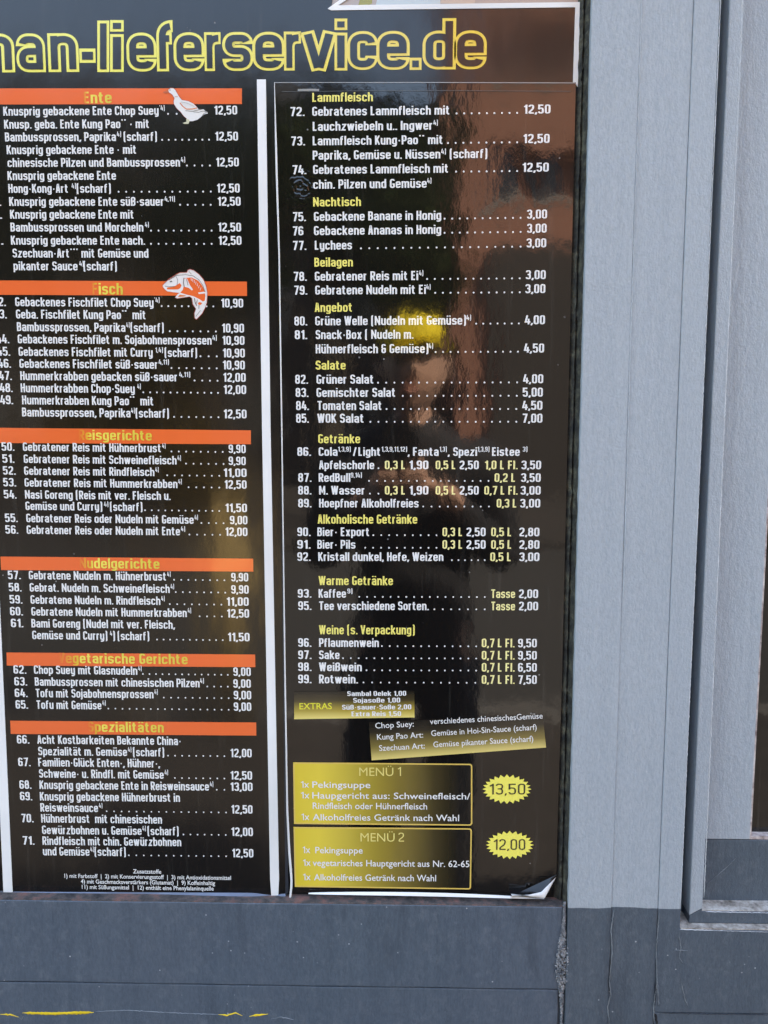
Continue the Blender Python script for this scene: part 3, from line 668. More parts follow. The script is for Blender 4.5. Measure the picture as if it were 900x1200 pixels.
A(977.3, (t_,'Gewürzbohnen u. Gemüse',49.5,166), (s_,'4)',167,171), (t_,'(scharf)',173,209.5), (d_,215,264.5,7), (t_,'12,00',271,296.5))
A(990, (t_,'71.',26.5,40.5), (t_,'Rindfleisch mit chin. Gewürzbohnen',50,212.5))
A(1002.3, (t_,'und Gemüse',50.5,105), (s_,'4)',106,110), (t_,'(scharf)',111,147.5), (d_,151,265,14), (t_,'12,50',272,297))
for y, segs in L:
    xr = None
    for g_ in segs:
        if g_[0] == 't' and len(g_[1]) > 5: xr = g_[2]; break
    menu_line(pos, YT, SL, y, segs, M['ink_smooth'], 10.4 if y < 500 else 9.9, xr)
q = Print(YT)
for tx, x0, x1, yb in (('Zusatzstoffe',156,189,1023.4), ('1) mit Farbstoff  |  2) mit Konservierungsstoff  |  3) mit Antioxidationsmittel',75.5,270.7,1028.6),
        ('4) mit Geschmacksverstärkers (Glutamat)  |  9) Koffeinhaltig',94.7,252,1035.2), ('11) mit Süßungsmittel  |  12) enthält eine Phenylalaninquelle',96,250.4,1041.6)):
    q.book(tx, x0, yb, x1, 5.0, WHITE, .013, off=.012)
q.build('footnote_lettering', M['ink_smooth'], pos)
# duck printed over the first bar
def poly_obj(name, shapes, Y, mat, parent, label, off, sc):
    q = Print(Y)
    for i, (kind, pts, col, w) in enumerate(shapes):
        pp = [(off[0]+x/sc, off[1]+y/sc) for x, y in pts]
        if kind == 'f': q.ppoly(pp, col, .00003*i)
        else: q.line(pp, w, col, .00003*i)
    o = q.build(name, mat, parent, label); return o
K = (.05,.045,.045); RD = (.45,.08,.06); OR = (.75,.22,.08)
duck = [('f', [(5,105),(40,92),(62,76),(70,100),(58,115),(20,118)], (.60,.14,.06), 0),
 ('f', [(58,80),(80,65),(110,68),(128,84),(140,108),(165,150),(190,180),(250,190),(300,215),(335,250),(350,268),(400,270),(412,285),(440,298),(436,312),(400,320),(375,345),(340,372),(300,384),(265,385),(235,360),(205,335),(180,300),(140,262),(112,220),(110,190),(118,165),(96,130),(66,110)], (.80,.79,.78), 0),
 ('f', [(232,362),(262,372),(262,392),(252,410),(215,412),(196,402),(232,390)], (.62,.60,.42), 0),
 ('f', [(170,205),(240,196),(300,222),(332,256),(270,268),(215,248)], (.76,.74,.72), 0),
 ('l', [(58,82),(80,66),(110,68),(128,84),(140,108),(165,150),(190,180),(250,190),(300,215),(335,250)], RD, .45),
 ('l', [(335,250),(350,268),(400,270),(412,285),(440,298),(400,312),(375,345),(340,372),(300,384)], K, .35),
 ('l', [(66,110),(96,130),(118,165),(110,190),(112,220),(140,262),(180,300),(205,335),(235,360)], RD, .35),
 ('l', [(170,208),(200,245),(235,270),(290,268),(335,258)], OR, 1.0), ('l', [(225,285),(290,290),(345,278),(392,268)], K, .5),
 ('l', [(300,296),(350,300),(395,288),(438,302)], K, .4), ('l', [(122,150),(150,152)], RD, .5), ('l', [(178,200),(240,212),(310,246)], (.35,.33,.33), .35),
 ('f', [(72,84),(80,84),(80,92),(72,92)], K, 0)]
poly_obj('duck_picture', duck, YT-.0003, M['ink_smooth'], pos, 'small printed white duck on the top orange bar', (190, 95), 8.18)
WF = (.82,.78,.76)
fish = [('f', [(120,320),(150,300),(200,255),(300,190),(350,165),(440,162),(455,130),(480,120),(530,135),(600,190),(655,255),(690,340),(708,430),(700,560),(680,620),(640,700),(570,778),(545,765),(540,700),(560,640),(520,580),(508,500),(480,478),(430,485),(310,502),(285,488),(320,445),(345,430),(250,420),(180,410),(150,385),(122,350)], WF, 0),
 ('f', [(400,235),(500,225),(590,270),(640,330),(672,400),(682,470),(676,530),(650,545),(600,510),(520,472),(440,455),(350,428),(385,390),(400,330)], ORANGE, 0),
 ('f', [(300,330),(345,300),(368,330),(350,370),(320,385),(180,385),(175,360),(250,352)], ORANGE, 0),
 ('f', [(400,240),(440,240),(480,330),(520,385),(505,398),(460,362),(410,352),(388,300)], WF, 0),
 ('f', [(588,425),(660,415),(700,425),(660,440),(595,445)], WF, 0),
 ('f', [(345,455),(430,465),(400,478),(320,485)], OR, 0), ('f', [(585,560),(610,550),(640,565),(620,590),(590,585)], ORANGE, 0),
 ('l', [(150,340),(200,350),(280,345)], K, .5), ('l', [(215,285),(245,275)], K, 1.0), ('l', [(300,215),(318,260),(310,330)], K, .4),
 ('l', [(200,262),(300,200),(420,190),(520,205),(600,260),(650,330),(680,420)], K, .45), ('l', [(400,232),(395,300),(405,350)], K, .7),
 ('l', [(435,250),(455,330)], K, .5), ('l', [(470,150),(500,185)], K, .4), ('l', [(540,500),(550,560),(570,600)], K, .7), ('l', [(580,520),(560,580)], K, .5), ('l', [(600,590),(598,640)], K, .5),
 ('l', [(560,740),(620,660)], K, .4), ('l', [(120,330),(150,300),(200,250),(300,185),(350,162),(440,160),(452,130),(480,118),(530,132),(602,186),(660,250),(694,338),(712,430),(704,560),(684,622),(642,704),(566,782)], RD, .55),
 ('l', [(566,782),(540,762),(536,700),(556,640),(516,580),(504,500),(480,482),(430,488),(310,506),(281,490)], RD, .45)]
for i in range(7): fish.append(('l', [(495+i*22, 232+i*12+(i**2)*1.6), (500+i*19, 270+i*12+(i**2)*1.6)], WF, .55))
poly_obj('fish_picture', fish, YT-.0003, M['ink_smooth'], pos, 'small printed leaping carp on the second orange bar', (180, 305), 11.25)
# ------------------------------------------------------------------ right column sheet, peeling at its foot
YC = -.0062
sh = empty('right_menu_sheet', P(500, 1048, YC), 'glossy black menu sheet of numbered dishes and drinks with its lower right corner curling up', 'menu sheet')
def left_edge(y):  return interp(y, [(97, 322.5), (200, 325), (300, 328), (500, 331), (800, 335), (950, 337.5), (1000, 340), (1042, 343.5)])
def right_edge(y): return interp(y, [(97, 674.8), (200, 672.5), (300, 670), (560, 664), (800, 658.5), (960, 653.5), (1050, 651.5)])
def bot_edge(u): return 1043.5 + 7*u
bm = bmesh.new(); NX, NY = 60, 120; grid = []
for j in range(NY+1):
    v = j/NY; row = []
    for i in range(NX+1):
        u = i/NX; yb = bot_edge(u); y = 96.5 + (yb-96.5)*v
        x = left_edge(y) + (right_edge(y)-left_edge(y))*u
        p = P(x, y, YC)
        kc = 0
        p.y += .00020*mnoise.noise(Vector((x*.012, y*.009, 2)))
        row.append([p, kc])
    grid.append(row)
# curled corner: roll the flap about the diagonal through (652,1026) and (626,1052)
a3, b3 = P(652.5, 1025, YC), P(596, 1051.5, YC); ax = (b3-a3).normalized(); inward = Vector((0,-1,0)).cross(ax)
if inward.dot(P(651,1051,YC)-a3) < 0: inward = -inward
for row in grid:
    for c in row:
        d = (c[0]-a3).dot(inward)
        if d > 0: c[0] = c[0] - inward*d
vs = [[bm.verts.new(c[0]) for c in row] for row in grid]
for j in range(NY):
    for i in range(NX): bm.faces.new((vs[j][i], vs[j+1][i], vs[j+1][i+1], vs[j][i+1]))
bmesh.ops.recalc_face_normals(bm, faces=bm.faces)
bm.faces.ensure_lookup_table()
if bm.faces[0].normal.y > 0: bmesh.ops.reverse_faces(bm, faces=bm.faces[:])
M['film_sheet'] = film('wavy_black_print_white_back', .045, .16, BLACK, .06, 1.68, stretch=(1,1,.8), back=(.78,.78,.76), blister=tuple(P(352,219,YC)))
finish('sheet', bm, M['film_sheet'], sh, smooth=True)
YU = YC-.0005
# the corner that has rolled away from the glass: black face turning over, white back showing
fb = bmesh.new()
def fv(px, py, dy): q_ = P(px, py, YC-dy); return fb.verts.new(q_)
rows_ = []
for i in range(9):
    u = i/8
    A0 = (652.5+(597-652.5)*u, 1025+(1051-1025)*u); M0 = (651.5+(633-651.5)*min(1, u*1.25) if u < .8 else 633-(u-.8)*170, 1028+(1046.5-1028)*min(1, u*1.25) if u < .8 else 1046.5+(u-.8)*24); 
    T0 = (651+(637.5-651)*min(1, u/.8), 1029+(1054-1029)*min(1, u/.8)) if u < .8 else (637.5-(u-.8)*195, 1054-(u-.8)*20-6*math.sin(min(1,(u-.8)*5)*math.pi/2)*.45)
    rows_.append([fv(*A0, 0), fv((A0[0]+M0[0])/2, (A0[1]+M0[1])/2, .0035*u+.0005), fv(*M0, .0085*u+.0005), fv((M0[0]+T0[0])/2+1.0*u, (M0[1]+T0[1])/2, .0115*u+.0005), fv(*T0, .0095*u+.0005)])
for i in range(8):
    for k in range(4):
        try:
            f_ = fb.faces.new((rows_[i][k], rows_[i+1][k], rows_[i+1][k+1], rows_[i][k+1])); f_.material_index = 0 if k < 2 else 1
        except ValueError: pass
finish('curled_corner', fb, [M['film_smooth'], M['white_vinyl']], sh, 'curled lower right corner showing its white back', smooth=True)
# white paper edges curling forward
bm = bmesh.new(); prev = None
for i in range(121):
    y = 97 + i*(1056-97)/120; wv = interp(y, [(97, .6), (180, 2.2), (330, 1.6), (600, 1.3), (900, 1.8), (1010, 2.6), (1056, 2.4)])
    x = left_edge(min(y, 1042)) - (0 if y < 1030 else (y-1030)*.12) - .8
    q = [P(x-wv/2, y, YC), P(x, y, YC), P(x+wv/2, y, YC)]
    q[0].y = YC-.0006; q[1].y = YC-.0018; q[2].y = YC-.0002
    cur = [bm.verts.new(v) for v in q]
    if prev:
        for k in (0, 1): bm.faces.new((prev[k], prev[k+1], cur[k+1], cur[k]))
    prev = cur
bmesh.ops.recalc_face_normals(bm, faces=bm.faces); finish('white_edge', bm, M['white_vinyl'], sh, smooth=True)
bm = bmesh.new(); prev = None
for i in range(61):
    x = 362 + i*(637-362)/60; u = i/60; yy = 1044.5 + 6.0*u - 3.0*math.sin(u*math.pi)*.6 ; wv = .3 + 3.0*math.sin(min(1, u*1.05)*math.pi)**.6*(1 if u < .97 else .5)
    q = [P(x, yy-wv/2, YC), P(x, yy, YC), P(x, yy+wv/2, YC)]
    q[0].y = YC-.0032; q[1].y = YC-.0045; q[2].y = YC-.0052
    cur = [bm.verts.new(v) for v in q]
    if prev:
        for k in (0, 1): bm.faces.new((prev[k], prev[k+1], cur[k+1], cur[k]))
    prev = cur
bmesh.ops.recalc_face_normals(bm, faces=bm.faces); finish('white_edge', bm, M['white_vinyl'], sh, smooth=True)
q = Print(YU); q.line([(322,96.8),(500,96.6),(674,97.2)], .8, (.35,.35,.36)); q.build('top_edge', M['ink_wavy'], sh)
q = Print(YU); q.line([(330,107.5),(420,106.5),(530,106.2),(669,107)], .6, (.10,.10,.10)); q.line([(349,105.5),(366,105.2),(374,105.6)], 2.2, (.30,.30,.29)); q.build('film_seam', M['ink_wavy'], sh)
L = []
def head(y, tx, x0, x1):
    q = Print(YU); q.text(tx, x0, y, x1, 10.6, YEL, interp(y, SR)); q.build('heading_lettering', M['ink_wavy'], sh, 'yellow heading ' + tx)
for a in ((119.4,'Lammfleisch',366,437), (242,'Nachtisch',367,423), (312.6,'Beilagen',368.5,413.5), (365.5,'Angebot',369,413), (433.2,'Salate',370,405),
          (519.4,'Getränke',373,422), (613.6,'Alkoholische Getränke',372.5,489), (685.6,'Warme Getränke',373.5,460.5), (743.2,'Weine (s. Verpackung)',374,486)): head(*a)
A(135.8, (t_,'72.',340,357), (t_,'Gebratenes Lammfleisch mit',366,527), (d_,535,606,9), (t_,'12,50',613.5,645))
A(153.4, (t_,'Lauchzwiebeln u.. Ingwer',366.5,507), (s_,'4)',508,513))
A(170.3, (t_,'73.',341,357.5), (t_,'Lammfleisch Kung-Pao** mit',366.5,519), (d_,525,606,10), (t_,'12,50',613,644))
A(187.2, (t_,'Paprika, Gemüse u. Nüssen',366.5,516), (s_,'4)',517,522.5), (t_,'(scharf)',527,571))
A(204, (t_,'74.',342.5,359), (t_,'Gebratenes Lammfleisch mit',367,525.5), (d_,534.5,606,9), (t_,'12,50',612,643))
A(221.3, (t_,'chin. Pilzen und Gemüse',367,500), (s_,'4)',500.5,505.5))
A(259, (t_,'75.',343,358.5), (t_,'Gebackene Banane in Honig',368,517), (d_,521,610,11), (t_,'3,00',617.5,641))
A(275.6, (t_,'76',343,355.5), (t_,'Gebackene Ananas in Honig',368,517), (d_,521,610,11), (t_,'3,00',617.5,640.5))
A(292.7, (t_,'77.',343,359), (t_,'Lychees',369,412.5), (d_,423,610,20), (t_,'3,00',617,640))
A(329, (t_,'78.',344,359.5), (t_,'Gebratener Reis mit Ei',369,490), (s_,'4)',491,496), (d_,500.5,609,13), (t_,'3,00',616,639.5))
A(345.2, (t_,'79.',344.5,360), (t_,'Gebratene Nudeln mit Ei',369.5,499), (s_,'4)',499.5,504.5), (d_,510,609,12), (t_,'3,00',615.5,639))
A(381.3, (t_,'80.',345,360), (t_,'Grüne Welle (Nudeln mit Gemüse)',369.5,546), (s_,'4)',546.5,552), (d_,558,608,7), (t_,'4,00',615,638.5))
A(397.4, (t_,'81.',345.5,360), (t_,'Snack-Box ( Nudeln m.',370,484.5))
A(414.1, (t_,'Hühnerfleisch & Gemüse)',370,502), (s_,'4)',502.5,507.5), (d_,510.5,607,12), (t_,'4,50',614,637.5))
A(449.7, (t_,'82.',346,361), (t_,'Grüner Salat',371,438), (d_,443,606,18), (t_,'4,00',613,636.5))
A(465.2, (t_,'83.',346.5,361.5), (t_,'Gemischter Salat',371,463.5), (d_,472,605.5,15), (t_,'5,00',612.5,636))
A(480.5, (t_,'84.',347,362), (t_,'Tomaten Salat',372,447.5), (d_,453,605,17), (t_,'4,50',612,635.5))
A(495.4, (t_,'85.',347,362), (t_,'WOK Salat',372,426.5), (d_,434,605,19), (t_,'7,00',612,635.5))
A(534.2, (t_,'86.',348.5,364.5), (t_,'Cola',373.5,395.5), (s_,'1,3,9)',396,411), (t_,'/',413.5,418), (t_,'Light',420,446), (s_,'1,3,9,11,12)',447,477), (t_,', Fanta',478,514), (s_,'1,3)',515,523.5), (t_,', Spezi',525,559), (s_,'1,3,9)',559.5,573.5), (t_,'Eistee',576.5,609), (s_,'3)',612.5,618))
def drink(y, num, nx, name, n0, n1, a=None, b=None, c=None, cx=(567.5,607), dots=None, price=None, px=(610,633.5), ax=(451,475,479.5,502), bx=(510.5,534,538.5,561)):
    s = [(t_, num, nx, nx+15.5)] if num else []
    s.append((t_, name, n0, n1))
    if dots: s.append((d_,) + dots)
    if a: s += [(y_, a[0], ax[0], ax[1]), (t_, a[1], ax[2], ax[3])]
    if b: s += [(y_, b[0], bx[0], bx[1])] + ([(t_, b[1], bx[2], bx[3])] if b[1] else [])
    if c: s += [(y_, c, cx[0], cx[1])]
    if price: s.append((t_, price, px[0], px[1]))
    A(y, *s)
drink(549.8, None, 0, 'Apfelschorle', 374, 438.5, ('0,3 L','1,90'), ('0,5 L','2,50'), '1,0 L Fl.', (568,606.5), (443.5,443.5,1), '3,50', (611,634))
A(564.6, (t_,'87.',349.5,365), (t_,'RedBull',373.5,410.5), (s_,'9,14)',411,424), (d_,432.5,572.5,16), (y_,'0,2 L',579.5,604), (t_,'3,50',610.5,633.5))
drink(579.5, '88.', 349.5, 'M. Wasser', 374, 427.5, ('0,3 L','1,90'), ('0,5 L','2,50'), '0,7 L Fl.', (567.5,606.5), (433.5,443.5,2), '3,00')
drink(594.6, '89.', 349.5, 'Hoepfner Alkoholfreies', 374, 490.5, c='0,3 L', cx=(582,605.5), dots=(496,573,9), price='3,00', px=(609.5,633))
for y, n, nm, n1, dd in ((628.2,'90.','Bier- Export',433,(437.5,511.5,9)), (642.9,'91.','Bier- Pils',416.5,(428,511.5,10))):
    drink(y, n, 348.5, nm, 372, n1, ('0,3 L','2,50'), ('0,5 L',None), dots=dd, price='2,80', px=(608.5,632), ax=(518.5,542,546.5,569), bx=(575.5,599.5,0,0))
drink(657.3, '92.', 348.5, 'Kristall dunkel, Hefe, Weizen', 373, 519.5, c='0,5 L', cx=(574.5,599), dots=(529.5,568,6), price='3,00', px=(608.5,632))
A(700.4, (t_,'93.',349,365), (t_,'Kaffee',373.5,405.5), (s_,'9)',407,413), (d_,421,568,17), (y_,'Tasse',575.5,603.5), (t_,'2,00',608,630.5))
A(714.8, (t_,'95.',349.5,365), (t_,'Tee verschiedene Sorten.',374,502.5), (d_,509,568,7), (y_,'Tasse',575.5,603.5), (t_,'2,00',608,630.5))
for y, n, nm, n1, dd, pr_ in ((758,'96.','Pflaumenwein',444,(447.5,558,13),'9,50'), (772.3,'97.','Sake',398,(402,558,18),'9,50'), (786.4,'98.','Weißwein',424,(429.5,558,15),'6,50'), (800.7,'99.','Rotwein.',419.5,(426,557,14),'7,50')):
    drink(y, n, 349.5, nm, 374, n1, c='0,7 L Fl.', cx=(564.5,603), dots=dd, price=pr_, px=(607,629))
for y, segs in L:
    xr = None
    for g_ in segs:
        if g_[0] == 't' and (len(g_[1]) > 3 or g_[1] in ('Cola','Sake')): xr = g_[2]; break
    menu_line(sh, YU, SR, y, segs, M['ink_wavy'], 10.6 if y < 500 else 10.1, xr)
# gold boxes (metallic looking print, a gradient in the ink)
G0 = (.010,.009,.008); G1 = (.80,.60,.04); G2 = (.30,.22,.035)
def grad_box(name, c, vertical, stops, parent, Y, label=None, n=14, outline=None):
    q = Print(Y); (ax_, ay), (bx_, by), (cx_, cy), (dx, dy) = c     # tl, tr, br, bl
    for i in range(n):
        f0, f1 = i/n, (i+1)/n
        if vertical: pts = [(ax_+(dx-ax_)*f0, ay+(dy-ay)*f0), (bx_+(cx_-bx_)*f0, by+(cy-by)*f0), (bx_+(cx_-bx_)*f1, by+(cy-by)*f1), (ax_+(dx-ax_)*f1, ay+(dy-ay)*f1)]; fs = (f0, f0, f1, f1)
        else: pts = [(ax_+(bx_-ax_)*f0, ay+(by-ay)*f0), (ax_+(bx_-ax_)*f1, ay+(by-ay)*f1), (dx+(cx_-dx)*f1, dy+(cy-dy)*f1), (dx+(cx_-dx)*f0, dy+(cy-dy)*f0)]; fs = (f0, f1, f1, f0)
        def cf(f):
            for (p, a), (r, b) in zip(stops, stops[1:]):
                if f <= r: return lerp(a, b, (f-p)/(r-p))
            return stops[-1][1]
        q.ppoly(pts, [cf(f) for f in fs])
    if outline: q.line([(ax_+.8, ay+.8), (bx_-.8, by+.8), (cx_-.8, cy-.8), (dx+.8, dy-.8)], 1.7, outline, .0001, closed=True, r=3)
    return q.build(name, M['ink_wavy'], parent, label)
eb = grad_box('extras_box', [(344.7,810.3),(485.7,809.5),(485.7,840.7),(344.7,842.8)], True, [(0,G0),(.35,(.06,.045,.02)),(.72,(.42,.31,.05)),(1,(.80,.66,.20))], sh, YU, 'gold box listing extras')
q = Print(YU-.0002); q.book('EXTRAS', 351, 831.2, 389, 7.6, (.80,.74,.05), -.006, off=.008)
for tx, x0, x1, yb in (('Sambal Oelek 1,00',407,476,815.7), ('Sojasoße 1,00',414,469,823.5), ('Süß-sauer-Soße 2,00',401,482,831.6), ('Extra Reis 1,50',412,470,839.4)):
    q.text(tx, x0, yb, x1, 5.6, WHITE, -.006)
q.build('box_lettering', M['ink_wavy'], eb)
tb = grad_box('sauce_box', [(432,846),(636,838),(640,876),(435.6,891)], True, [(0,G0),(.3,(.035,.028,.018)),(.7,(.24,.18,.05)),(1,(.74,.60,.20))], sh, YU-.0001, 'tilted gold box explaining the cooking styles')
q = Print(YU-.0003)
for tx, x0, x1, yb, sl in (('Chop Suey:',440,485,853.7,-.05), ('verschiedenes chinesischesGemüse',504,636,848.8,-.052), ('Kung Pao Art:',442,496,867,-.05), ('Gemüse in Hoi-Sin-Sauce (scharf)',505.5,629,862.6,-.06), ('Szechuan Art:',444.5,498,880,-.055), ('Gemüse pikanter Sauce (scharf)',508,625,875.8,-.06)):
    q.book(tx, x0, yb, x1, 7.0, WHITE, sl, off=.004)
q.build('box_lettering', M['ink_wavy'], tb)
stops = [(0,(.70,.53,.045)),(.15,(.74,.57,.06)),(.38,(.45,.34,.05)),(.58,(.22,.16,.03)),(.78,(.06,.045,.016)),(.92,G0),(1,G0)]
m1 = grad_box('set_menu_box', [(343.5,893.3),(553.5,895),(553.5,967.6),(344.5,965.6)], False, stops, sh, YU, 'gold edged box for the first set menu', outline=(.72,.50,.12))
m2 = grad_box('set_menu_box', [(344,969),(553,970.6),(552,1042.4),(345.5,1039.4)], False, stops, sh, YU, 'gold edged box for the second set menu', outline=(.72,.50,.12))
q = Print(YU-.0003)
q.book('MENÜ', 421, 909.2, 461, 10.4, (.80,.68,.22), .004); q.text('1', 466, 909.3, 470, 10.4, (.80,.68,.22), font=FONT_T)
for tx, x0, x1, yb in (('1x',352.5,362,923), ('Pekingsuppe',366,434,923.1), ('1x',352.5,362.5,935.6), ('Haupgericht aus: Schweinefleisch/',366,551,935.7), ('Rindfleisch oder Hühnerfleisch',366.5,500.5,947.8), ('1x',353,362.5,961), ('Alkoholfreies Getränk nach Wahl',366.5,538,961.2)):
    q.text(tx, x0, yb, x1, 7.6, WHITE, font=FONT_T) if tx == '1x' else q.book(tx, x0, yb, x1, 7.8, WHITE, .006, off=.006)
q.build('box_lettering', M['ink_wavy'], m1)
q = Print(YU-.0003)
q.book('MENÜ', 422.5, 986, 462.5, 10.4, (.80,.68,.22), .006); q.text('2', 467, 986.2, 473.5, 10.4, (.80,.68,.22), font=FONT_T, seg=5)
for tx, x0, x1, yb in (('1x',354.5,363.5,999.6), ('Pekingsuppe',369.5,425,999.8), ('1x',355,364,1014.6), ('vegetarisches Hauptgericht aus Nr. 62-65',366.5,550,1014.7), ('1x',355,364,1031.4), ('Alkoholfreies Getränk nach Wahl',368,511,1031.6)):
    q.text(tx, x0, yb, x1, 7.6, WHITE, font=FONT_T) if tx == '1x' else q.book(tx, x0, yb, x1, 7.8, WHITE, .008, off=.006)
q.build('box_lettering', M['ink_wavy'], m2)
for cx_, cy_, rx_, ry_, tx, x0, x1, yb in ((594,924.8,28.8,17.3,'13,50',573.5,615.5,931), (597.3,990.2,28.2,16.6,'12,00',578.5,615.5,996)):
    q = Print(YU); ctr = (cx_, cy_); n = 24
    rim = [(cx_ + rx_*(1 if k % 2 == 0 else .84)*math.cos(math.pi*k/n), cy_ + ry_*(1 if k % 2 == 0 else .80)*math.sin(math.pi*k/n)) for k in range(2*n)]
    for k in range(2*n): q.ppoly([ctr, rim[k], rim[(k+1) % (2*n)]], (.90,.82,.14))
    bd = q.build('price_badge', M['ink_wavy'], sh, 'yellow starburst price reading ' + tx)
    q = Print(YU-.0003); q.text(tx, x0, yb, x1, 12.6, (.03,.03,.02), font=FONT_T, seg=5, gap=.14); q.build('price_lettering', M['ink_wavy'], bd)
# ------------------------------------------------------------------ picture strip above the header
pc = empty('food_photo_poster', P(540, -20, -.0022), 'pale food photo poster just showing above the white border at the top', 'poster')
q = Print(-.0022)
q.ppoly([(380,-70),(720,-70),(690,14),(380,14)], (.42,.34,.30)); q.ppoly([(446,-20),(516,-20),(516,6),(440,8)], (.50,.55,.56), .0001)
q.ppoly([(424,-10),(436,-12),(436,4),(428,8),(420,6)], (.32,.28,.05), .0002); q.ppoly([(520,-10),(560,-12),(556,5),(516,4)], (.55,.42,.34), .00015)
q.build('photo_print', M['ink_smooth'], pc)
# ------------------------------------------------------------------ the street behind the camera (seen mirrored in the gloss)
def sheet(name, x0, x1, y0, y1, z, mat):
    bm = bmesh.new(); v = [bm.verts.new(p) for p in ((x0,y0,z),(x1,y0,z),(x1,y1,z),(x0,y1,z))]; bm.faces.new(v)
    return tag(finish(name, bm, mat), kind='structure')
M['asphalt'] = simple('asphalt', (.034,.033,.032), .85, .3, 30); M['slab'] = simple('dark_basalt_paving', (.034,.029,.026), .85, .25, 6)
sheet('ground', -300, 300, -300, 60, -.13, simple('distant_ground', (.08,.08,.06), .9))
sheet('road', -60, 60, -9.0, -3.2, -.12, M['asphalt'])
bm = bmesh.new(); box(bm, (-60,-3.05,-.126), (60,1.0,0)); tag(finish('pavement', bm, M['slab']), kind='structure')
bm = bmesh.new(); box(bm, (-60,-3.2,-.126), (60,-3.052,.002)); tag(finish('kerb', bm, simple('kerb_stone', (.10,.095,.09), .8)), kind='structure')
bm = bmesh.new(); box(bm, (-60,-30,-.126), (60,-9.0,-.002)); tag(finish('far_pavement', bm, M['slab']), kind='structure')
# brown brick house opposite
BX0, BX1, BY, BH = 1.3, 15.0, -17.0, 15.0
hs = empty('brick_house', (8, BY-4, 0), 'tall red brown house across the street, mirrored in the upper right of the glossy sheet', 'house')
m, t, b = new_mat('red_brown_render')
br = N(t, 'TexBrick'); br.inputs['Scale'].default_value = 4; br.inputs['Color1'].default_value = (.36,.150,.095,1); br.inputs['Color2'].default_value = (.30,.12,.08,1); br.inputs['Mortar'].default_value = (.28,.19,.15,1)
gq = N(t, 'NewGeometry'); mp = N(t, 'Mapping'); mp.inputs['Rotation'].default_value = (math.pi/2, 0, 0); t.links.new(gq.outputs['Position'], mp.inputs[0]); t.links.new(mp.outputs[0], br.inputs['Vector']); t.links.new(br.outputs[0], b.inputs['Base Color']); b.inputs['Roughness'].default_value = .9
bm = bmesh.new()
WW, WH = .62, 1.2
wins = [(BX0 + .62 + c*1.15, 6.6 + r_*2.55) for c in range(11) for r_ in range(3)]
xs = sorted({BX0, BX1} | {x for x, z in wins} | {x+WW for x, z in wins}); zs_ = sorted({0, BH} | {z for x, z in wins} | {z+WH for x, z in wins})
for i in range(len(xs)-1):
    for j in range(len(zs_)-1):
        xm, zm = (xs[i]+xs[i+1])/2, (zs_[j]+zs_[j+1])/2
        hole = any(x < xm < x+.95 and z < zm < z+WH for x, z in wins)
        if hole:
            x0, x1, z0, z1 = xs[i], xs[i+1], zs_[j], zs_[j+1]; c4 = [(x0,z0),(x1,z0),(x1,z1),(x0,z1)]
            for k in range(4):
                (a0,a1),(b0,b1) = c4[k], c4[(k+1)%4]; bm.faces.new([bm.verts.new(p) for p in ((a0,BY,a1),(b0,BY,b1),(b0,BY-.22,b1),(a0,BY-.22,a1))])
        else: bm.faces.new([bm.verts.new(p) for p in ((xs[i],BY,zs_[j]),(xs[i+1],BY,zs_[j]),(xs[i+1],BY,zs_[j+1]),(xs[i],BY,zs_[j+1]))])
box(bm, (BX0, BY-9, 0), (BX1, BY-.3, BH-.002)); finish('wall', bm, m, hs)
bm = bmesh.new(); box(bm, (BX0+.8, BY-.2, .001), (BX1+.02, BY+.25, 5.5)); finish('ground_floor', bm, simple('dark_stone', (.045,.038,.034), .8), hs)
bm = bmesh.new(); prism(bm, [(BX0-.4, BH), (BX1+.4, BH), (BX1-1, BH+3), (BX0+1, BH+3)], BY+.4, BY-9.4); finish('roof', bm, simple('roof_tile', (.12,.06,.045), .9), hs)
wm = simple('dark_window', (.02,.024,.028), .08, ior=1.5); wf = simple('window_trim', (.45,.42,.38), .6)
pane_me = None
for x, z in wins:
    bm = bmesh.new(); box(bm, (x-.06, BY-.14, z-.1), (x+WW+.06, BY+.06, z-.003)); f = finish('window', bm, wf, hs)
    bm = bmesh.new(); box(bm, (x+.001, BY-.20, z+.001), (x+WW-.001, BY-.17, z+WH-.001)); finish('pane', bm, wm, f)
# dark timber house to its left
dh = empty('timber_house', (-7, -22, 0), 'dark timber clad house behind the street trees, mirrored in the left poster', 'house')
bm = bmesh.new(); box(bm, (-16, -27, 0), (1.2, -21, 9.6)); finish('wall', bm, simple('dark_boards', (.045,.035,.030), .85, .3, 3), dh)
bm = bmesh.new(); prism(bm, [(-16.5, 9.6), (1.25, 9.6), (1.25, 10.2), (-4, 11.4), (-12, 11.4), (-16.5, 10.2)], -20.7, -27.3); finish('roof', bm, simple('slate_roof', (.05,.05,.055), .8), dh)
bm0 = None
for i in range(6):
    for j in range(3):
        x = -14.8 + i*2.6; z = 1.3 + j*2.8
        bm = bmesh.new(); box(bm, (x, -20.99, z), (x+1.1, -20.93, z+1.5)); f = finish('window', bm, wf, dh)
        bm = bmesh.new(); box(bm, (x+.08, -20.95, z+.08), (x+1.02, -20.925, z+1.42)); finish('pane', bm, wm, f)
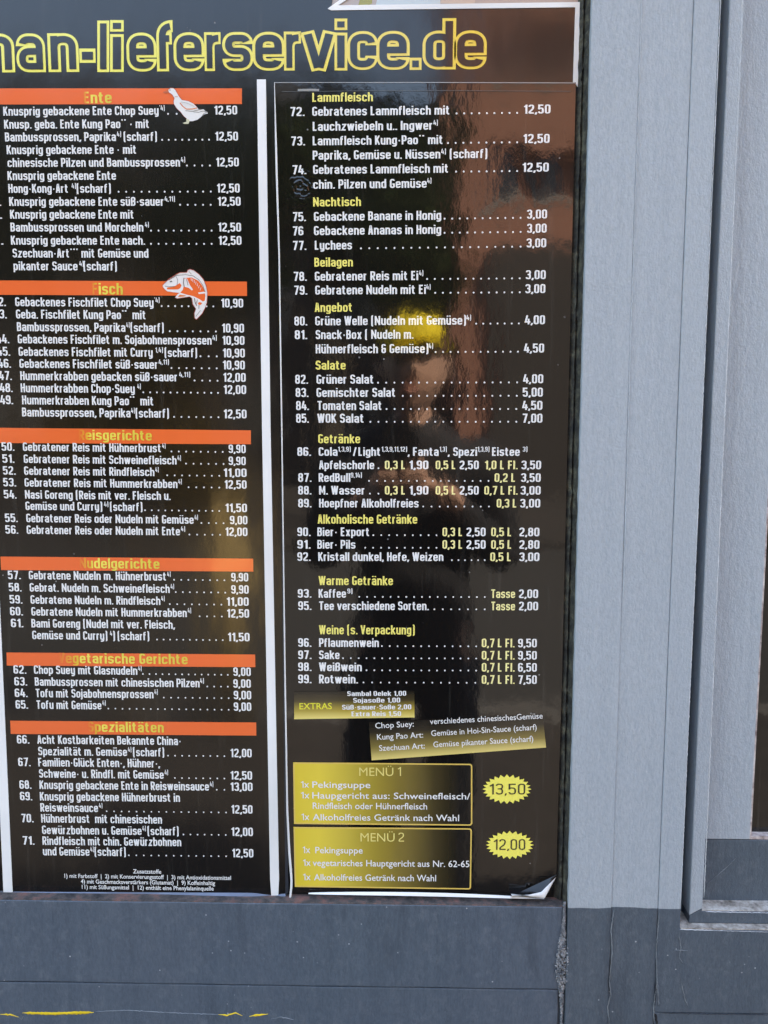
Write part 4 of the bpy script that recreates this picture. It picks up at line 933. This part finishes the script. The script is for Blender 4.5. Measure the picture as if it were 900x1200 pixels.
# street trees
def tree(x, y, h, w, seed, leafc, label):
    rnd = random.Random(seed); tr = empty('street_tree', (x, y, 0), label, 'tree', 'trees across the street')
    bm = bmesh.new()
    def limb(p, q, r0, r1):
        d = (q-p); n = 7; zq = d.to_track_quat('Z', 'Y'); A_ = []; B_ = []
        for k in range(n):
            a = 2*math.pi*k/n; o = zq @ Vector((math.cos(a), math.sin(a), 0)); A_.append(bm.verts.new(p+o*r0)); B_.append(bm.verts.new(q+o*r1))
        for k in range(n): bm.faces.new((A_[k], A_[(k+1)%n], B_[(k+1)%n], B_[k]))
    b0 = Vector((x, y, 0)); b1 = Vector((x+.1, y, h*.38)); b2 = Vector((x, y+.1, h*.7)); tk = h/8; limb(b0, b1, .2*tk, .14*tk); limb(b1, b2, .14*tk, .07*tk)
    tips = []
    for k in range(9):
        a = k*2.4; p = b1.lerp(b2, k/9); q = p + Vector((math.cos(a)*w*.3, math.sin(a)*w*.3, h*.13)); limb(p, q, .06*tk, .02*tk); tips.append(q)
    finish('trunk', bm, simple('bark', (.09,.07,.05), .9), tr)
    V = []; Fc = []
    cl = [(q + Vector((rnd.uniform(-.4,.4), rnd.uniform(-.4,.4), rnd.uniform(0,.8)))*min(1, h/6), rnd.uniform(.55, 1.0)*w*.2) for q in tips for _ in range(4)]
    for c, r_ in cl:
        for _ in range(240):
            d = Vector((rnd.gauss(0,1), rnd.gauss(0,1), rnd.gauss(0,.8))).normalized()*r_*rnd.random()**.4; p = c+d; s = .09 if h > 4 else .035
            u = Vector((rnd.gauss(0,1), rnd.gauss(0,1), rnd.gauss(0,1))).normalized(); v = u.orthogonal().normalized(); i = len(V)
            V += [p-u*s, p+v*s*.6, p+u*s, p-v*s*.6]; Fc.append((i, i+1, i+2, i+3))
    me = bpy.data.meshes.new('crown'); me.from_pydata(V, [], Fc); me.materials.append(simple('leaf', leafc, .6, .4, 3)); link('crown', me, tr)
tree(-1.2, -11, 6.6, 4.6, 1, (.05,.07,.02), 'olive green street tree opposite the posters, mirrored darkly on the left')
tree(-4.6, -12, 6.8, 5.2, 2, (.075,.075,.02), 'broad yellowish street tree mirrored in the left poster')
tree(-8.5, -13, 7.2, 5.5, 3, (.045,.06,.02), 'dark green street tree farthest left across the street')
tree(-1.35, -2.75, 2.15, .9, 4, (.30,.23,.07), 'small golden leaved tree by the kerb, mirrored in the left poster')
bpy.data.objects['street_tree.003']['group'] = ''; del bpy.data.objects['street_tree.003']['group']
bl = empty('bollard', (-.86, -2.9, 0), 'ochre wooden bollard on the pavement, mirrored at the right edge of the left poster', 'bollard')
bm = bmesh.new(); ret = bmesh.ops.create_cone(bm, cap_ends=True, segments=20, radius1=.085, radius2=.075, depth=1.25, matrix=Matrix.Translation((-.86,-2.9,.625))); bmesh.ops.create_uvsphere(bm, u_segments=20, v_segments=10, radius=.078, matrix=Matrix.Translation((-.86,-2.9,1.25)))
finish('post', bm, simple('ochre_wood', (.50,.36,.14), .7), bl, smooth=True)
# ------------------------------------------------------------------ the person taking the picture, holding a phone just behind the lens
def skin(name, chains, mat, parent, label=None, sub=2):
    "chains: lists of (point, radius) sharing start points by index ('@k' = k-th vertex already made)"
    V = []; E = []; R = []
    for ch in chains:
        prev = None
        for it in ch:
            if isinstance(it, int): prev = it; continue
            V.append(it[0]); R.append(it[1]); i = len(V)-1
            if prev is not None: E.append((prev, i))
            prev = i
    me = bpy.data.meshes.new(name); me.from_pydata(V, E, []); ob = bpy.data.objects.new(name, me); COL.objects.link(ob)
    sk = ob.modifiers.new('skin', 'SKIN'); sk.use_smooth_shade = True
    for i, r_ in enumerate(R):
        r2 = (r_, r_) if not isinstance(r_, tuple) else r_
        me.skin_vertices[0].data[i].radius = r2; me.skin_vertices[0].data[i].use_root = (i == 0)
    sb = ob.modifiers.new('sub', 'SUBSURF'); sb.levels = sub; sb.render_levels = sub
    bpy.context.view_layer.update()
    me2 = bpy.data.meshes.new_from_object(ob.evaluated_get(bpy.context.evaluated_depsgraph_get())); bpy.data.objects.remove(ob); me2.name = name
    me2.materials.clear(); me2.materials.append(mat)
    for p in me2.polygons: p.use_smooth = True
    return me2
per = empty('person', (.03, -1.10, 0), 'photographer in yellow cap and dark jacket holding up a phone, mirrored in the sheet', 'person')
SK = simple('skin', (.58,.34,.25), .5, .08); JK = simple('dark_jacket_cloth', (.018,.018,.022), .85); TRS = simple('dark_jeans', (.02,.024,.04), .85)
px_, py_ = .03, -1.12
body_ch = [[((px_, py_, .96), (.15,.10)), ((px_, py_, 1.12), (.14,.10)), ((px_, py_, 1.30), (.16,.11)), ((px_, py_+.01, 1.42), (.13,.09)), ((px_, py_+.03, 1.50), .055), ((px_, py_+.05, 1.58), .052)],
 [3, ((px_+.17, py_+.0, 1.40), .058), ((px_+.24, py_-.02, 1.14), .045), ((px_+.115, py_+.12, 1.30), .034), ((px_+.060, py_+.165, 1.355), .026)],
 [3, ((px_-.17, py_+.0, 1.40), .058), ((px_-.25, py_-.02, 1.14), .045), ((px_-.15, py_+.12, 1.30), .034), ((px_-.105, py_+.165, 1.35), .026)],
 [0, ((px_+.09, py_, .86), .09), ((px_+.10, py_+.02, .48), .058), ((px_+.10, py_-.02, .10), .042), ((px_+.11, py_+.09, .035), .04)],
 [0, ((px_-.09, py_, .86), .09), ((px_-.10, py_+.02, .48), .058), ((px_-.10, py_-.02, .10), .042), ((px_-.11, py_+.09, .035), .04)]]
me_b = skin('body', body_ch, SK, per)
bm = bmesh.new(); bm.from_mesh(me_b)
hd = bmesh.ops.create_uvsphere(bm, u_segments=40, v_segments=32, radius=1.0)['verts']
hc = Vector((px_+.0, -1.03, 1.655))
for v in hd:
    p = v.co.copy(); x, y, z = p
    q = Vector((x*.074*(1 - .22*max(0, -z)), y*.092, z*.118))
    if y > 0:
        nose = math.exp(-(x/.16)**2)*math.exp(-((z+.10)/.20)**2); q.y += .024*nose*(1 if z < .12 else .5)
        for e in (-1, 1): q.y -= .010*math.exp(-((x-e*.40)/.18)**2)*math.exp(-((z-.08)/.12)**2)
        q.y += .006*math.exp(-(x/.30)**2)*math.exp(-((z+.46)/.06)**2) - .004*math.exp(-(x/.3)**2)*math.exp(-((z+.50)/.02)**2) + .012*math.exp(-(x/.3)**2)*math.exp(-((z+.82)/.12)**2)
    for e in (-1, 1): q.x += e*.014*math.exp(-((x-e*.98)/.10)**2)*math.exp(-((y+.05)/.16)**2)*math.exp(-(z/.22)**2)
    v.co = q + hc
def hand(sx, wx, wz):
    "palm beside the phone, four fingers over its lens side, thumb on the screen side"
    base = Vector((px_+wx, py_+.165, wz)); palm = Vector((sx*.050, -.925, wz+.02))
    ch = [[(tuple(base), .024), (tuple(palm), (.026,.016))]]
    for k, ln in enumerate((.026,.030,.029,.022)):
        z = wz - .012 + .019*k
        ch.append([1, ((sx*.050, -.902, z), .0095), ((sx*.046, -.888, z+.002), .0088), ((sx*(.046-ln), -.887, z+.003), .0082), ((sx*(.046-ln-.018), -.889, z+.001), .007)])
    ch.append([1, ((sx*.050, -.935, wz+.045), .011), ((sx*.040, -.928, wz+.068), .0095), ((sx*.022, -.926, wz+.082), .0085)])
    return skin('hand', ch, SK, per)
for sx, wx, wz in ((1, .060, 1.355), (-1, -.105, 1.350)): bm.from_mesh(hand(sx, wx, wz))
finish('body', bm, SK, per, smooth=True)
jk = [[((px_, py_, .80), (.185,.14)), ((px_, py_, .96), (.175,.13)), ((px_, py_, 1.12), (.155,.12)), ((px_, py_, 1.30), (.180,.13)), ((px_, py_+.005, 1.43), (.165,.115)), ((px_, py_+.02, 1.50), (.082,.078)), ((px_, py_+.03, 1.545), .074)],
 [4, ((px_+.175, py_, 1.405), .086), ((px_+.245, py_-.02, 1.14), .064), ((px_+.125, py_+.11, 1.29), .050), ((px_+.085, py_+.142, 1.332), .042)],
 [4, ((px_-.175, py_, 1.405), .086), ((px_-.255, py_-.02, 1.14), .064), ((px_-.16, py_+.11, 1.29), .050), ((px_-.128, py_+.142, 1.328), .042)]]
link('jacket', skin('jacket', jk, JK, per), per)
tr_ = [[((px_, py_, .98), (.155,.11)), ((px_, py_, .93), (.16,.115))], [1, ((px_+.09, py_, .84), .10), ((px_+.10, py_+.02, .48), .072), ((px_+.10, py_-.02, .09), .058)], [1, ((px_-.09, py_, .84), .10), ((px_-.10, py_+.02, .48), .072), ((px_-.10, py_-.02, .09), .058)]]
link('trousers', skin('trousers', tr_, TRS, per), per)
def ell(name, c, r_, mat, label=None, seg=20):
    bm = bmesh.new(); bmesh.ops.create_uvsphere(bm, u_segments=seg, v_segments=seg//2, radius=1, matrix=Matrix.Translation(hc+Vector(c)) @ Matrix.Diagonal((*r_, 1)))
    return finish(name, bm, mat, per, label, smooth=True)
for e in (-1, 1):
    ell('eye', (e*.029, .0765, .010), (.0125, .007, .0065), simple('eye_white', (.7,.68,.66), .3))
    ell('iris', (e*.029, .0815, .010), (.0052, .0035, .0052), simple('dark_iris', (.05,.03,.02), .2))
    ell('eyebrow', (e*.030, .083, .027), (.018, .006, .0035), simple('brown_hair', (.07,.045,.03), .8))
ell('lips', (0, .0935, -.057), (.022, .006, .0055), simple('lip_skin', (.50,.22,.18), .5))
bm = bmesh.new()
for v in bmesh.ops.create_uvsphere(bm, u_segments=32, v_segments=24, radius=1)['verts']:
    p = v.co; v.co = Vector((p.x*.081, min(p.y, .25)*.10 - .004, p.z*.105 + .018)) + hc
bmesh.ops.delete(bm, geom=[v for v in bm.verts if v.co.z < hc.z-.045 or (v.co.y > hc.y+.015 and v.co.z < hc.z+.03)], context='VERTS')
finish('hair', bm, simple('short_brown_hair', (.07,.045,.03), .8), per, smooth=True)
bm = bmesh.new()
for v in bmesh.ops.create_uvsphere(bm, u_segments=32, v_segments=24, radius=1)['verts']:
    p = v.co; v.co = Vector((p.x*.083, p.y*.102, max(p.z, 0)*.080)) + hc + Vector((0, -.004, .050))
NB = 16; prevs = None
for i in range(NB+1):
    a = math.pi*i/NB; ca, sa = math.cos(a), math.sin(a)
    q = [Vector((ca*.078, sa*.095, .047)), Vector((ca*.084, .02+sa*.105, .042 - .008*ca*ca)), Vector((ca*.084, .02+sa*.105, .038 - .008*ca*ca)), Vector((ca*.078, sa*.095, .042))]
    cur = [bm.verts.new(v+hc) for v in q]
    if prevs:
        for k in range(3): bm.faces.new((prevs[k], prevs[k+1], cur[k+1], cur[k]))
    prevs = cur
finish('cap', bm, simple('yellow_cap_cloth', (.80,.62,.02), .8), per, 'bright yellow peaked cap', smooth=True)
ph = empty('phone', (0, -.908, 1.365), 'black phone held upright in both hands by the photographer, mirrored in the sheet', 'phone')
bm = bmesh.new(); prism(bm, [(-.036,1.362),(.036,1.362),(.036,1.515),(-.036,1.515)], -.9035, -.9125, 0, .002); finish('case', bm, simple('black_phone_case', (.01,.01,.011), .3), ph)
bm = bmesh.new(); bmesh.ops.create_cone(bm, cap_ends=True, segments=24, radius1=.007, radius2=.006, depth=.002, matrix=Matrix.Translation((0,-.9024,1.5)) @ Matrix.Rotation(math.pi/2, 4, 'X')); finish('lens', bm, simple('lens_glass', (.01,.01,.02), .05), ph)
